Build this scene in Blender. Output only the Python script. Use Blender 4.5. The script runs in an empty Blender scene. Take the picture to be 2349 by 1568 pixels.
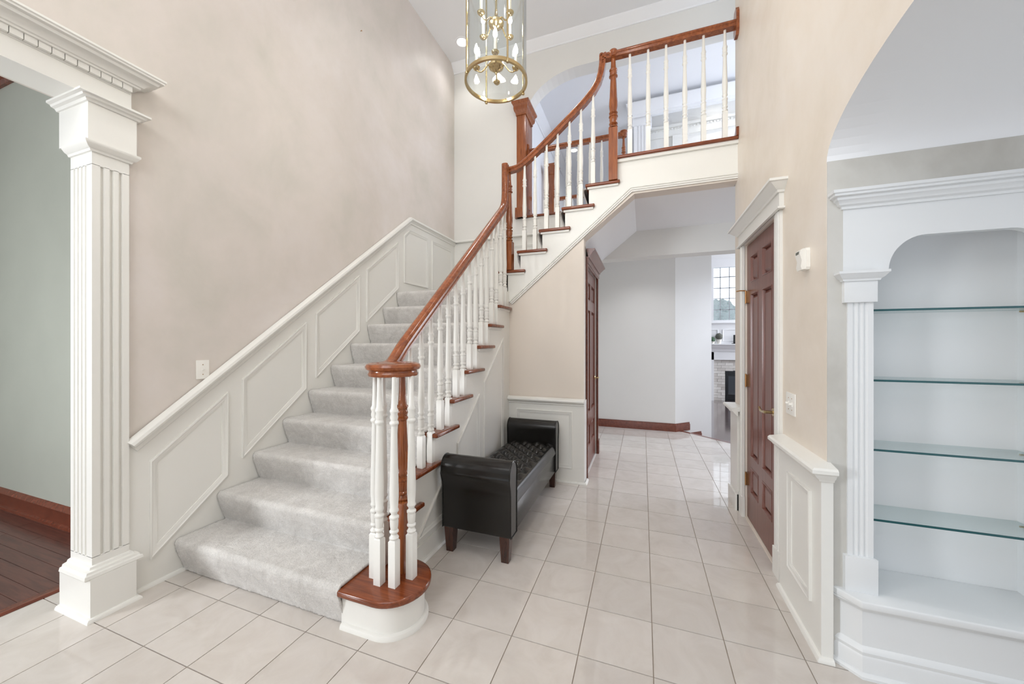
import bpy, bmesh, math, random
from mathutils import Vector
from mathutils import noise as mnoise
from mathutils.geometry import tessellate_polygon
random.seed(7)
SC = bpy.context.scene
COL = SC.collection
PI = math.pi

# ------------------------------------------------------------------ camera
CAM_H = 1.355
cam = bpy.data.cameras.new('camera')
cam.sensor_fit = 'HORIZONTAL'
cam.sensor_width = 36.0
cam.lens = 832.0 / 2349.0 * 36.0
cam.clip_start = 0.05
co = bpy.data.objects.new('camera', cam)
COL.objects.link(co)
co.location = (0, 0, CAM_H)
co.rotation_euler = (PI / 2, 0, 0.346)
SC.camera = co

# ------------------------------------------------------------------ world, exposure
SC.view_settings.view_transform = 'Standard'
SC.view_settings.look = 'None'
SC.view_settings.gamma = 1.0
SC.view_settings.use_curve_mapping = False
SC.view_settings.exposure = -0.27
W = bpy.data.worlds.new('world')
SC.world = W
W.use_nodes = True
bg = W.node_tree.nodes['Background']
bg.inputs[0].default_value = (0.86, 0.92, 1.0, 1)
bg.inputs[1].default_value = 0.9
cy = SC.cycles
cy.max_bounces = 7
cy.diffuse_bounces = 5
cy.use_adaptive_sampling = True
cy.adaptive_threshold = 0.1
cy.adaptive_min_samples = 24
cy.glossy_bounces = 3
cy.transmission_bounces = 8
cy.transparent_max_bounces = 12
cy.caustics_reflective = False
cy.caustics_refractive = False
cy.sample_clamp_indirect = 6.0


def area(name, loc, target, sx, sy, power, col=(1, 1, 1), spread=180):
    l = bpy.data.lights.new(name, 'AREA')
    l.shape = 'RECTANGLE'
    l.size = sx
    l.size_y = sy
    l.energy = power
    l.color = col
    l.spread = math.radians(spread)
    o = bpy.data.objects.new(name, l)
    COL.objects.link(o)
    o.location = loc
    d = Vector(target) - Vector(loc)
    o.rotation_euler = d.to_track_quat('-Z', 'Y').to_euler()
    return o


# daylight entering by the glazed front door and the tall window over it, behind the camera
area('daylight_front_door', (-0.75, -1.72, 1.3), (-0.75, 3, 1.3), 2.6, 2.3, 6, (0.95, 0.98, 1.0))
area('daylight_upper_window', (-0.9, -1.72, 3.9), (-0.9, 3, 3.2), 2.8, 1.9, 93, (0.96, 0.98, 1.0))
# dining room window, shining through the cased opening on to the stairs
area('daylight_dining_window', (-4.3, -1.75, 1.45), (-2.3, 1.7, 0.9), 0.7, 1.4, 122, (0.93, 0.96, 1.0))
# windows of the great room, on the right and over the fireplace
area('daylight_great_room', (6.0, 10.9, 2.4), (1.8, 9.6, 0.4), 2.2, 3.0, 300, (0.93, 0.95, 1.0))
area('daylight_hall_window', (3.9, 4.55, 1.5), (0.3, 5.0, 1.0), 1.3, 1.9, 26, (0.95, 0.95, 1.0))
# upstairs gallery windows
area('daylight_gallery', (4.6, 5.55, 4.1), (-1.2, 5.7, 4.6), 1.2, 1.6, 195, (0.77, 0.84, 1.0))
# window of the room beyond the vaulted alcove
area('daylight_alcove', (1.9, 0.95, 1.3), (0.9, 1.7, 1.0), 0.7, 1.5, 2.2, (0.82, 0.91, 1.0))


# ------------------------------------------------------------------ materials
def lin(h):
    if isinstance(h, str):
        h = h.lstrip('#')
        c = [int(h[i:i + 2], 16) / 255 for i in (0, 2, 4)]
    else:
        c = [x / 255 for x in h]
    return tuple((x / 12.92 if x <= 0.04045 else ((x + 0.055) / 1.055) ** 2.4) for x in c) + (1.0,)


def base_mat(name, rough=0.5, spec=0.5, metal=0.0):
    m = bpy.data.materials.new(name)
    m.use_nodes = True
    nt = m.node_tree
    b = nt.nodes['Principled BSDF']
    b.inputs['Roughness'].default_value = rough
    b.inputs['Metallic'].default_value = metal
    b.inputs['Specular IOR Level'].default_value = spec
    return m, nt, b


def coords(nt, scale=(1, 1, 1), kind='Object', rot=(0, 0, 0)):
    tc = nt.nodes.new('ShaderNodeTexCoord')
    mp = nt.nodes.new('ShaderNodeMapping')
    mp.inputs['Scale'].default_value = scale
    mp.inputs['Rotation'].default_value = rot
    nt.links.new(tc.outputs[kind], mp.inputs['Vector'])
    return mp.outputs['Vector']


def noise(nt, vec, scale, detail=3, rough=0.5, dist=0.0):
    n = nt.nodes.new('ShaderNodeTexNoise')
    n.inputs['Scale'].default_value = scale
    n.inputs['Detail'].default_value = detail
    n.inputs['Roughness'].default_value = rough
    n.inputs['Distortion'].default_value = dist
    nt.links.new(vec, n.inputs['Vector'])
    return n.outputs['Fac']


def ramp(nt, fac, stops):
    r = nt.nodes.new('ShaderNodeValToRGB')
    e = r.color_ramp.elements
    while len(e) < len(stops):
        e.new(0.5)
    for x, (p, c) in zip(e, stops):
        x.position = p
        x.color = c if len(c) == 4 else lin(c)
    nt.links.new(fac, r.inputs['Fac'])
    return r.outputs['Color']


def bump(nt, b, fac, strength=0.2, dist=0.002):
    n = nt.nodes.new('ShaderNodeBump')
    n.inputs['Strength'].default_value = strength
    n.inputs['Distance'].default_value = dist
    nt.links.new(fac, n.inputs['Height'])
    nt.links.new(n.outputs['Normal'], b.inputs['Normal'])


def paint(name, c, rough=0.45, var=0.02, spec=0.4):
    m, nt, b = base_mat(name, rough, spec)
    v = coords(nt)
    f = noise(nt, v, 2.5, 3)
    l = lin(c)
    lo = tuple(x * (1 - var) for x in l[:3]) + (1,)
    hi = tuple(min(1, x * (1 + var)) for x in l[:3]) + (1,)
    nt.links.new(ramp(nt, f, [(0.3, lo), (0.7, hi)]), b.inputs['Base Color'])
    bump(nt, b, noise(nt, v, 140, 2), 0.04, 0.001)
    return m


def faux(name, c1, c2, c3, scale=1.3, rough=0.42):
    """rag-rolled paint: soft cloudy drifts of close tints"""
    m, nt, b = base_mat(name, rough, 0.35)
    v = coords(nt, (1, 1, 0.8))
    f = noise(nt, v, scale, 6, 0.62, 0.5)
    f2 = noise(nt, v, scale * 2.7, 4, 0.6, 0.3)
    mix = nt.nodes.new('ShaderNodeMath')
    mix.operation = 'MULTIPLY_ADD'
    mix.inputs[1].default_value = 0.62
    nt.links.new(f, mix.inputs[0])
    mm = nt.nodes.new('ShaderNodeMath')
    mm.operation = 'MULTIPLY'
    mm.inputs[1].default_value = 0.38
    nt.links.new(f2, mm.inputs[0])
    nt.links.new(mm.outputs[0], mix.inputs[2])
    nt.links.new(ramp(nt, mix.outputs[0], [(0.36, c1), (0.5, c2), (0.64, c3)]), b.inputs['Base Color'])
    bump(nt, b, noise(nt, v, 90, 3), 0.05, 0.001)
    return m


def wood(name, c1, c2, stretch=(1, 12, 12), scale=3.0, rough=0.22, spec=0.5, coat=0.25):
    m, nt, b = base_mat(name, rough, spec)
    v = coords(nt, stretch)
    f = noise(nt, v, scale, 5, 0.6, 0.8)
    nt.links.new(ramp(nt, f, [(0.3, c1), (0.7, c2)]), b.inputs['Base Color'])
    b.inputs['Coat Weight'].default_value = coat
    b.inputs['Coat Roughness'].default_value = 0.12
    bump(nt, b, f, 0.06, 0.001)
    return m


def emit(name, c, strength):
    m = bpy.data.materials.new(name)
    m.use_nodes = True
    nt = m.node_tree
    nt.nodes.remove(nt.nodes['Principled BSDF'])
    e = nt.nodes.new('ShaderNodeEmission')
    e.inputs[0].default_value = lin(c)
    e.inputs[1].default_value = strength
    nt.links.new(e.outputs[0], nt.nodes['Material Output'].inputs[0])
    return m


def clear_glass(name, tint, refl=1.0, rough=0.0):
    """thin pane: see-through with a Fresnel reflection"""
    m = bpy.data.materials.new(name)
    m.use_nodes = True
    nt = m.node_tree
    nt.nodes.remove(nt.nodes['Principled BSDF'])
    t = nt.nodes.new('ShaderNodeBsdfTransparent')
    t.inputs[0].default_value = lin(tint)
    g = nt.nodes.new('ShaderNodeBsdfGlossy')
    g.inputs['Roughness'].default_value = rough
    lw = nt.nodes.new('ShaderNodeLayerWeight')
    pw_ = nt.nodes.new('ShaderNodeMath')
    pw_.operation = 'POWER'
    pw_.inputs[1].default_value = 4.0
    nt.links.new(lw.outputs['Facing'], pw_.inputs[0])
    ml = nt.nodes.new('ShaderNodeMath')
    ml.operation = 'MULTIPLY_ADD'
    ml.inputs[1].default_value = 0.8 * refl
    ml.inputs[2].default_value = 0.04 * refl
    nt.links.new(pw_.outputs[0], ml.inputs[0])
    mx = nt.nodes.new('ShaderNodeMixShader')
    nt.links.new(ml.outputs[0], mx.inputs[0])
    nt.links.new(t.outputs[0], mx.inputs[1])
    nt.links.new(g.outputs[0], mx.inputs[2])
    nt.links.new(mx.outputs[0], nt.nodes['Material Output'].inputs[0])
    return m


M = {}
M['trim'] = paint('white_trim_paint', (231, 230, 225), 0.3, 0.008)
M['case'] = paint('white_bookcase_paint', (226, 228, 229), 0.35, 0.008)
M['wall'] = faux('rag_rolled_beige', (205, 200, 191), (216, 208, 201), (223, 216, 212), 0.9)
M['wallr'] = faux('rag_rolled_tan', (219, 208, 192), (228, 218, 205), (233, 225, 215), 1.1)
M['wallb'] = paint('pale_beige_paint', (227, 226, 222), 0.5, 0.012)
M['wallst'] = paint('warm_beige_paint', (224, 214, 203), 0.5, 0.015)
M['muntin'] = paint('grey_muntin', (168, 172, 178), 0.5, 0.02)
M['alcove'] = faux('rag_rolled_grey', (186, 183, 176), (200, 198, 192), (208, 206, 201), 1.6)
M['halls'] = paint('light_grey_paint', (224, 223, 220), 0.5, 0.01)
M['ceil'] = paint('ceiling_white', (240, 241, 243), 0.6, 0.005)
M['dining'] = paint('sage_grey_paint', (168, 171, 161), 0.5, 0.03)
M['cherry'] = wood('cherry_handrail', (116, 57, 28), (160, 91, 49), (3, 3, 3), 9, 0.2)
M['cherry_post'] = wood('cherry_post', (118, 59, 28), (162, 94, 50), (10, 10, 0.8), 6, 0.2)
M['tread'] = wood('mahogany_tread', (96, 44, 20), (140, 72, 38), (1, 14, 14), 4, 0.2)
M['red'] = wood('mahogany_trim', (88, 40, 25), (122, 62, 43), (6, 1.0, 6), 5, 0.25)
M['door'] = wood('mahogany_door', (98, 52, 41), (122, 74, 61), (10, 10, 0.8), 5, 0.3, 0.4, 0.15)
M['leg'] = wood('walnut_leg', (44, 24, 18), (78, 44, 32), (12, 12, 1), 5, 0.25)
M['plank'] = wood('dark_hardwood', (72, 38, 32), (104, 62, 52), (1, 14, 1), 4, 0.3)
M['gplank'] = wood('dark_hardwood_great_room', (70, 56, 54), (108, 92, 92), (1, 9, 1), 4, 0.12, 0.6, 0.8)
M['white_plastic'] = paint('white_plastic', (238, 236, 230), 0.35, 0.003)
M['grout'] = paint('grout', (172, 160, 148), 0.8, 0.03)
M['glass'] = clear_glass('clear_glass', (251, 253, 253))
M['shelfglass'] = clear_glass('shelf_glass', (246, 250, 250), 0.5)
M['pane'] = clear_glass('window_glass', (250, 252, 255), 0.5)
M['bulb'] = emit('candle_bulb', (255, 246, 230), 240)
M['downlight'] = emit('downlight_lens', (255, 250, 240), 9)
M['outdoor'] = emit('bright_overcast_outdoors', (238, 244, 250), 3.0)
M['soot'] = paint('black_firebox', (34, 36, 40), 0.35, 0.05)
M['fireglass'] = paint('firebox_glass', (60, 64, 70), 0.08, 0.05)
M['green'] = paint('topiary_green', (74, 100, 78), 0.8, 0.2)
M['haze'] = paint('hazed_foliage', (196, 206, 202), 0.9, 0.1)  # foliage paled, the bright outdoor haze is put into its colour
M['greygreen'] = paint('topiary_grey', (110, 112, 104), 0.8, 0.2)

m, nt, b = base_mat('brass', 0.22, 0.5, 1.0)
b.inputs['Base Color'].default_value = lin((194, 174, 134))
M['brass'] = m
m, nt, b = base_mat('antique_brass', 0.3, 0.5, 1.0)
b.inputs['Base Color'].default_value = lin((176, 138, 98))
M['hinge'] = m
m, nt, b = base_mat('teal_glass_edge', 0.15, 0.5)
b.inputs['Base Color'].default_value = lin((34, 84, 88))
M['edge'] = m
m, nt, b = base_mat('candle_sleeve', 0.5, 0.3)
b.inputs['Base Color'].default_value = lin((245, 240, 225))
M['candle'] = m

m, nt, b = base_mat('polished_tile', 0.045, 0.65)
v = coords(nt, (1, 1, 1), 'Object')
oi = nt.nodes.new('ShaderNodeObjectInfo')
addv = nt.nodes.new('ShaderNodeVectorMath')
addv.operation = 'ADD'
cmb = nt.nodes.new('ShaderNodeCombineXYZ')
ml = nt.nodes.new('ShaderNodeMath')
ml.operation = 'MULTIPLY'
ml.inputs[1].default_value = 40
nt.links.new(oi.outputs['Random'], ml.inputs[0])
nt.links.new(ml.outputs[0], cmb.inputs[2])
nt.links.new(v, addv.inputs[0])
nt.links.new(cmb.outputs[0], addv.inputs[1])
f = noise(nt, addv.outputs[0], 5, 6, 0.6, 1.2)
c = ramp(nt, f, [(0.25, (196, 188, 180)), (0.5, (204, 197, 190)), (0.78, (211, 205, 199))])
hs = nt.nodes.new('ShaderNodeHueSaturation')
mr = nt.nodes.new('ShaderNodeMapRange')
mr.inputs[3].default_value = 0.95
mr.inputs[4].default_value = 1.04
nt.links.new(oi.outputs['Random'], mr.inputs[0])
nt.links.new(mr.outputs[0], hs.inputs['Value'])
nt.links.new(c, hs.inputs['Color'])
nt.links.new(hs.outputs[0], b.inputs['Base Color'])
M['tile'] = m

m, nt, b = base_mat('cut_pile_carpet', 0.95, 0.1)
v = coords(nt)
f = noise(nt, v, 8, 6, 0.7, 1.0)
f2 = noise(nt, v, 170, 3, 0.7)
c1 = ramp(nt, f, [(0.3, (206, 202, 197)), (0.7, (236, 233, 229))])
c2 = ramp(nt, f2, [(0.3, (205, 205, 205)), (0.65, (255, 255, 255))])
mxc = nt.nodes.new('ShaderNodeMix')
mxc.data_type = 'RGBA'
mxc.blend_type = 'MULTIPLY'
mxc.inputs[0].default_value = 0.6
nt.links.new(c1, mxc.inputs[6])
nt.links.new(c2, mxc.inputs[7])
nt.links.new(mxc.outputs[2], b.inputs['Base Color'])
b.inputs['Sheen Weight'].default_value = 0.35
bump(nt, b, f2, 0.9, 0.006)
M['carpet'] = m

m, nt, b = base_mat('black_leather', 0.22, 0.5)
v = coords(nt)
nt.links.new(ramp(nt, noise(nt, v, 3, 3), [(0.3, (16, 14, 12)), (0.7, (26, 24, 21))]), b.inputs['Base Color'])
vor = nt.nodes.new('ShaderNodeTexVoronoi')
vor.inputs['Scale'].default_value = 240
nt.links.new(v, vor.inputs['Vector'])
bump(nt, b, vor.outputs['Distance'], 0.12, 0.001)
M['leather'] = m

m, nt, b = base_mat('fireplace_stone', 0.5, 0.3)
oi = nt.nodes.new('ShaderNodeObjectInfo')
nt.links.new(ramp(nt, oi.outputs['Random'], [(0.0, (196, 190, 184)), (0.5, (214, 210, 205)), (1.0, (228, 225, 220))]), b.inputs['Base Color'])
M['stone'] = m


# ------------------------------------------------------------------ mesh helpers
def root_loc(p):
    v = Vector((0, 0, 0))
    while p is not None:
        v += p.location
        p = p.parent
    return v


def obj(name, verts, faces, mat, parent=None, smooth=False, angle=None):
    off = root_loc(parent)
    me = bpy.data.meshes.new(name)
    me.from_pydata([tuple(Vector(v) - off) for v in verts], [], faces)
    bm = bmesh.new()
    bm.from_mesh(me)
    bmesh.ops.recalc_face_normals(bm, faces=bm.faces)
    if angle is not None:
        for f in bm.faces:
            f.smooth = True
        for e in bm.edges:
            if len(e.link_faces) == 2 and e.calc_face_angle(0) > math.radians(angle):
                e.smooth = False
    elif smooth:
        for f in bm.faces:
            f.smooth = True
    bm.to_mesh(me)
    bm.free()
    me.materials.append(M[mat] if isinstance(mat, str) else mat)
    o = bpy.data.objects.new(name, me)
    COL.objects.link(o)
    o.parent = parent
    return o


def thing(name, label, cat, loc=(0, 0, 0), group=None):
    o = bpy.data.objects.new(name, None)
    o.empty_display_size = 0.05
    COL.objects.link(o)
    o.location = loc
    return tag(o, label, cat, group)


def tag(o, label, cat, group=None):
    o['label'] = label
    o['category'] = cat
    if group:
        o['group'] = group
    return o


def struct(o, label=None):
    o['kind'] = 'structure'
    if label:
        o['label'] = label
    return o


def struct_root(name, loc=(0, 0, 0), label=None):
    o = bpy.data.objects.new(name, None)
    o.empty_display_size = 0.05
    COL.objects.link(o)
    o.location = loc
    return struct(o, label)


def copy(o, parent, loc):
    c = o.copy()
    COL.objects.link(c)
    c.parent = parent
    c.location = Vector(loc) - root_loc(parent)
    return c


def box(name, x0, x1, y0, y1, z0, z1, mat, parent=None, bev=0.0):
    if bev <= 0:
        v = [(x, y, z) for z in (z0, z1) for y in (y0, y1) for x in (x0, x1)]
        f = [(0, 1, 3, 2), (4, 5, 7, 6), (0, 1, 5, 4), (2, 3, 7, 6), (0, 2, 6, 4), (1, 3, 7, 5)]
        return obj(name, v, f, mat, parent)
    bm = bmesh.new()
    bmesh.ops.create_cube(bm, size=1)
    for v in bm.verts:
        v.co = ((x0 + x1) / 2 + v.co.x * (x1 - x0), (y0 + y1) / 2 + v.co.y * (y1 - y0), (z0 + z1) / 2 + v.co.z * (z1 - z0))
    bmesh.ops.bevel(bm, geom=list(bm.edges), offset=bev, segments=2, affect='EDGES', profile=0.6)
    vs = [v.co.copy() for v in bm.verts]
    bm.verts.index_update()
    fs = [[v.index for v in f.verts] for f in bm.faces]
    bm.free()
    return obj(name, vs, fs, mat, parent, angle=50)


AX = {'x': (1, 2, 0), 'y': (0, 2, 1), 'z': (0, 1, 2)}


def prism(name, poly, axis, a, b, mat, parent=None, holes=(), angle=None):
    """extrude a 2-D polygon (with holes) along an axis; x: (y,z)  y: (x,z)  z: (x,y)"""
    i, j, k = AX[axis]

    def P(p, t):
        q = [0, 0, 0]
        q[i], q[j], q[k] = p[0], p[1], t
        return tuple(q)
    loops = [list(poly)] + [list(h) for h in holes]
    flat = [p for l in loops for p in l]
    n = len(flat)
    verts = [P(p, a) for p in flat] + [P(p, b) for p in flat]
    if holes:
        tris = tessellate_polygon([[Vector((p[0], p[1], 0)) for p in l] for l in loops])
        caps = [list(t) for t in tris]
    else:
        caps = [list(range(n))]
    faces = [c for c in caps] + [[x + n for x in c] for c in caps]
    s = 0
    for l in loops:
        for q in range(len(l)):
            r = (q + 1) % len(l)
            faces.append((s + q, s + r, s + r + n, s + q + n))
        s += len(l)
    return obj(name, verts, faces, mat, parent, angle=angle)


def lathe(name, prof, loc, mat, parent=None, seg=18, angle=40, axis='z'):
    verts, faces = [], []
    n = len(prof)
    for s in range(seg):
        t = 2 * PI * s / seg
        for r, z in prof:
            p = (r * math.cos(t), r * math.sin(t), z)
            if axis == 'x':
                p = (p[2], p[0], p[1])
            elif axis == 'y':
                p = (p[0], p[2], p[1])
            verts.append((loc[0] + p[0], loc[1] + p[1], loc[2] + p[2]))
    for s in range(seg):
        s2 = (s + 1) % seg
        for q in range(n - 1):
            faces.append((s * n + q, s2 * n + q, s2 * n + q + 1, s * n + q + 1))
    faces.append([s * n for s in range(seg)])
    faces.append([s * n + n - 1 for s in range(seg)])
    return obj(name, verts, faces, mat, parent, angle=angle)


def mould(name, path, prof, nrm, mat, parent=None, closed=False, angle=35):
    """mitred moulding: profile (a,b); a runs across the path in its plane, b along nrm"""
    n = Vector(nrm).normalized()
    P = [Vector(p) for p in path]
    L = len(P)
    verts, faces = [], []
    for i in range(L):
        if closed or 0 < i < L - 1:
            d1 = (P[i] - P[i - 1]).normalized()
            d2 = (P[(i + 1) % L] - P[i]).normalized()
        elif i == 0:
            d1 = d2 = (P[1] - P[0]).normalized()
        else:
            d1 = d2 = (P[-1] - P[-2]).normalized()
        p1, p2 = n.cross(d1), n.cross(d2)
        mv = (p1 + p2) / max(0.25, 1 + p1.dot(p2))
        for a, bb in prof:
            verts.append(P[i] + mv * a + n * bb)
    k = len(prof)
    for i in range(L if closed else L - 1):
        j = (i + 1) % L
        for q in range(k):
            r = (q + 1) % k
            faces.append((i * k + q, i * k + r, j * k + r, j * k + q))
    if not closed:
        faces.append(list(range(k)))
        faces.append([(L - 1) * k + q for q in range(k)])
    return obj(name, verts, faces, mat, parent, angle=angle)


def tube(name, path, rad, mat, parent=None, seg=8, prof=None, up=(0, 0, 1), closed=False, flat_side=None):
    """sweep a round or given profile along a 3-D path"""
    P = [Vector(p) for p in path]
    L = len(P)
    verts, faces = [], []
    k = len(prof) if prof else seg
    side_prev = None
    for i in range(L):
        if closed:
            t = (P[(i + 1) % L] - P[i - 1]).normalized()
        else:
            t = (P[min(i + 1, L - 1)] - P[max(i - 1, 0)]).normalized()
        if flat_side is not None:
            s = Vector(flat_side)
            s = (s - t * s.dot(t)).normalized()
        else:
            s = t.cross(Vector(up))
            if s.length < 0.15:
                s = side_prev if side_prev else t.cross(Vector((1, 0, 0)))
            s = (s - t * s.dot(t)).normalized()
            if side_prev and s.dot(side_prev) < 0:
                s = -s
        side_prev = s
        u = s.cross(t).normalized()
        r = rad[i] if isinstance(rad, (list, tuple)) else rad
        for q in range(k):
            if prof:
                a, bb = prof[q]
            else:
                w = 2 * PI * q / k
                a, bb = r * math.cos(w), r * math.sin(w)
            verts.append(P[i] + s * a + u * bb)
    for i in range(L if closed else L - 1):
        j = (i + 1) % L
        for q in range(k):
            r2 = (q + 1) % k
            faces.append((i * k + q, i * k + r2, j * k + r2, j * k + q))
    if not closed:
        faces.append(list(range(k)))
        faces.append([(L - 1) * k + q for q in range(k)])
    return obj(name, verts, faces, mat, parent, angle=40)


def bez(p0, p1, p2, p3, n=8):
    p0, p1, p2, p3 = map(Vector, (p0, p1, p2, p3))
    return [p0 * (1 - t) ** 3 + p1 * 3 * t * (1 - t) ** 2 + p2 * 3 * t * t * (1 - t) + p3 * t ** 3 for t in [i / n for i in range(n + 1)]]


def arc(cx, cy_, rx, ry, a0, a1, n):
    return [(cx + rx * math.cos(math.radians(a0 + (a1 - a0) * i / n)), cy_ + ry * math.sin(math.radians(a0 + (a1 - a0) * i / n))) for i in range(n + 1)]


PANEL = [(0, 0), (0, 0.012), (0.006, 0.014), (0.012, 0.010), (0.020, 0.010), (0.026, 0.006), (0.034, 0.004), (0.034, 0)]


# ================================================================== STRUCTURE
S = 0.305
XL, XR = -2.58, 0.745
YB = 4.68
ZC = 5.35
R = 0.1895
RUN = 0.225


def yt(k):            # nosing line of the wood tread k, lower flight
    return 1.14 + RUN * k


def xt(k):            # nosing line of the wood tread k, upper flight
    return -1.195 + 0.228 * (k - 12)


# ---- foyer floor: every tile a part of the floor
# great-room step edge cut: x*0.479 + y*0.541 <= 3.549
def cut(poly, a, bq, c):
    out = []
    for i in range(len(poly)):
        p, q = poly[i], poly[(i + 1) % len(poly)]
        fp, fq = a * p[0] + bq * p[1] - c, a * q[0] + bq * q[1] - c
        if fp <= 0:
            out.append(p)
        if (fp < 0 < fq) or (fq < 0 < fp):
            t = fp / (fp - fq)
            out.append((p[0] + (q[0] - p[0]) * t, p[1] + (q[1] - p[1]) * t))
    return out


def area2(poly):
    return abs(sum(poly[i][0] * poly[(i + 1) % len(poly)][1] - poly[(i + 1) % len(poly)][0] * poly[i][1] for i in range(len(poly)))) / 2


# floor slab trimmed to the diagonal step
fp = cut([(-2.985, -1.8), (2.2, -1.8), (2.2, 6.6), (-2.985, 6.6)], 0.479, 0.541, 3.549)
floor = struct(prism('floor', fp, 'z', -0.12, -0.005, 'grout'))
G = 0.0022
full_mesh = None
for n in range(-10, 6):
    for mrow in range(-4, 16):
        x0, x1 = (n - 0.8644) * S, (n + 1 - 0.8644) * S
        y0, y1 = (mrow + 5.1597) * S, (mrow + 6.1597) * S
        xm, ym = (x0 + x1) / 2, (y0 + y1) / 2
        pg = [(x0 + G, y0 + G), (x1 - G, y0 + G), (x1 - G, y1 - G), (x0 + G, y1 - G)]
        if ym < 1.879:
            lim = (-2.985, 1.42)
        elif ym < 3.709:
            lim = (-1.40, 0.80)
        else:
            lim = (-0.72, 1.6)
        pg = cut(pg, -1, 0, -lim[0])
        if len(pg) > 2:
            pg = cut(pg, 1, 0, lim[1])
        if len(pg) > 2:
            pg = cut(pg, 0.479, 0.541, 3.549 - 0.02)
        if len(pg) > 2:
            pg = cut(pg, 0, 1, 6.02)
        if len(pg) < 3 or area2(pg) < 0.0004:
            continue
        is_full = abs(area2(pg) - (S - 2 * G) ** 2) < 1e-6
        if is_full and full_mesh is not None:
            o = bpy.data.objects.new('tile', full_mesh)
            COL.objects.link(o)
            o.parent = floor
            o.location = (xm, ym, 0)
        else:
            q = [(p[0] - xm, p[1] - ym) for p in pg]
            o = prism('tile', q, 'z', -0.012, 0.0, 'tile')
            o.parent = floor
            o.location = (xm, ym, 0)
            if is_full:
                full_mesh = o.data

# wood nosing along the two steps down to the great room
trim_step = struct(mould('trim_1', [(0.50, 6.118, 0), (1.62, 5.126, 0)], [(-0.03, -0.03), (-0.03, 0.0), (0.03, 0.0), (0.036, -0.008), (0.03, -0.03)], (0, 0, 1), 'red'))
fl2 = [(0.40, 6.25), (1.9, 4.92), (2.2, 5.25), (0.72, 6.58)]
struct(prism('floor_step', fl2, 'z', -0.34, -0.17, 'plank'))
struct(prism('floor_great_room', [(0.2, 6.05), (2.4, 4.3), (8, 4.3), (8, 12.3), (-1.7, 12.3), (-1.7, 6.2)], 'z', -0.45, -0.362, 'gplank'))

# ---- left wall with the cased opening to the dining room
struct(prism('wall_left', [(1.01, 0), (YB + 0.1, 0), (YB + 0.1, ZC), (-1.8, ZC), (-1.8, 2.56), (1.01, 2.56)], 'x', -2.74, XL, 'wall'))
# front wall behind the camera, with the door and the window above as openings
struct(prism('wall_front', [(-6.5, -0.1), (2.2, -0.1), (2.2, ZC), (-6.5, ZC)], 'y', -1.95, -1.8, 'wallb',
             holes=[[(-2.05, 0.1), (0.55, 0.1), (0.55, 2.45), (-2.05, 2.45)], [(-2.3, 2.95), (0.5, 2.95), (0.5, 4.85), (-2.3, 4.85)], [(-4.95, 0.6), (-3.7, 0.6), (-3.7, 2.2), (-4.95, 2.2)]]))
# ceilings
struct(box('ceiling', -2.75, 2.4, -1.95, YB + 0.12, ZC, ZC + 0.1, 'ceil'))

# ---- back wall with the big arch to the upstairs gallery and the passage below
arch = [(-1.482, 3.03)] + [(p[0], p[1]) for p in arc(-0.762, 4.40, 0.72, 0.508, 180, 90, 14)] + \
       [(p[0], p[1]) for p in arc(0.95, 4.40, 0.5, 0.508, 90, 0, 10)] + [(1.45, 3.03)]
struct(prism('wall_back', [(XL, 0), (-0.68, 0), (-0.68, 2.39), (2.4, 2.39), (2.4, ZC), (XL, ZC)], 'y', YB, YB + 0.2, 'wallb', holes=[arch]))
# crown moulding along the top of the back wall
CROWN = [(0, 0), (0.0, 0.012), (0.018, 0.016), (0.03, 0.03), (0.05, 0.04), (0.066, 0.06), (0.09, 0.075), (0.10, 0.085), (0.115, 0.088), (0.115, 0)]
struct(mould('trim_2', [(2.3, YB, ZC - 0.115), (XL, YB, ZC - 0.115)], [(-a, bq) for a, bq in CROWN], (0, -1, 0), 'ceil'))

# ---- right wall: door opening and the springing of the alcove arch
AYC, AA, AB, AZ = 1.21, 0.72, 0.235, 2.125
apts = arc(AYC, AZ, AA, AB, 0, 180, 28)
struct(prism('wall_right', [(1.93, 0), (3.57, 0), (3.57, ZC), (-1.8, ZC), (-1.8, 0), (0.49, 0), (0.49, AZ)] + [(p[0], p[1]) for p in reversed(apts)][1:], 'x', XR, XR + 0.14, 'wallr',
             holes=[[(2.541, 0.004), (3.262, 0.004), (3.262, 2.099), (2.541, 2.099)]]))
wrt = bpy.data.objects['wall_right']
wrt.data.materials.append(M['ceil'])
for f_ in wrt.data.polygons:
    if abs(f_.normal.x) < 0.5 and AZ < f_.center.z < AZ + AB + 0.05 and f_.center.y < 2.0:
        f_.material_index = 1
# barrel-vaulted alcove behind the arch
outer = arc(AYC, AZ, AA + 0.06, AB + 0.06, 0, 180, 28)
struct(prism('ceiling_alcove', apts + list(reversed(outer)), 'x', XR + 0.14, 2.1, 'ceil', angle=30))
struct(prism('wall_alcove', [(XR + 0.001, 0), (0.83, 0), (0.83, 1.96), (1.545, 1.96), (1.545, 0), (2.1, 0), (2.1, AZ + 0.004), (XR + 0.001, AZ + 0.004)], 'y', 1.926, 1.99, 'alcove'))
struct(box('wall_alcove_end', 2.0, 2.1, 0.43, 0.49, 0, AZ, 'alcove'))

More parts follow.
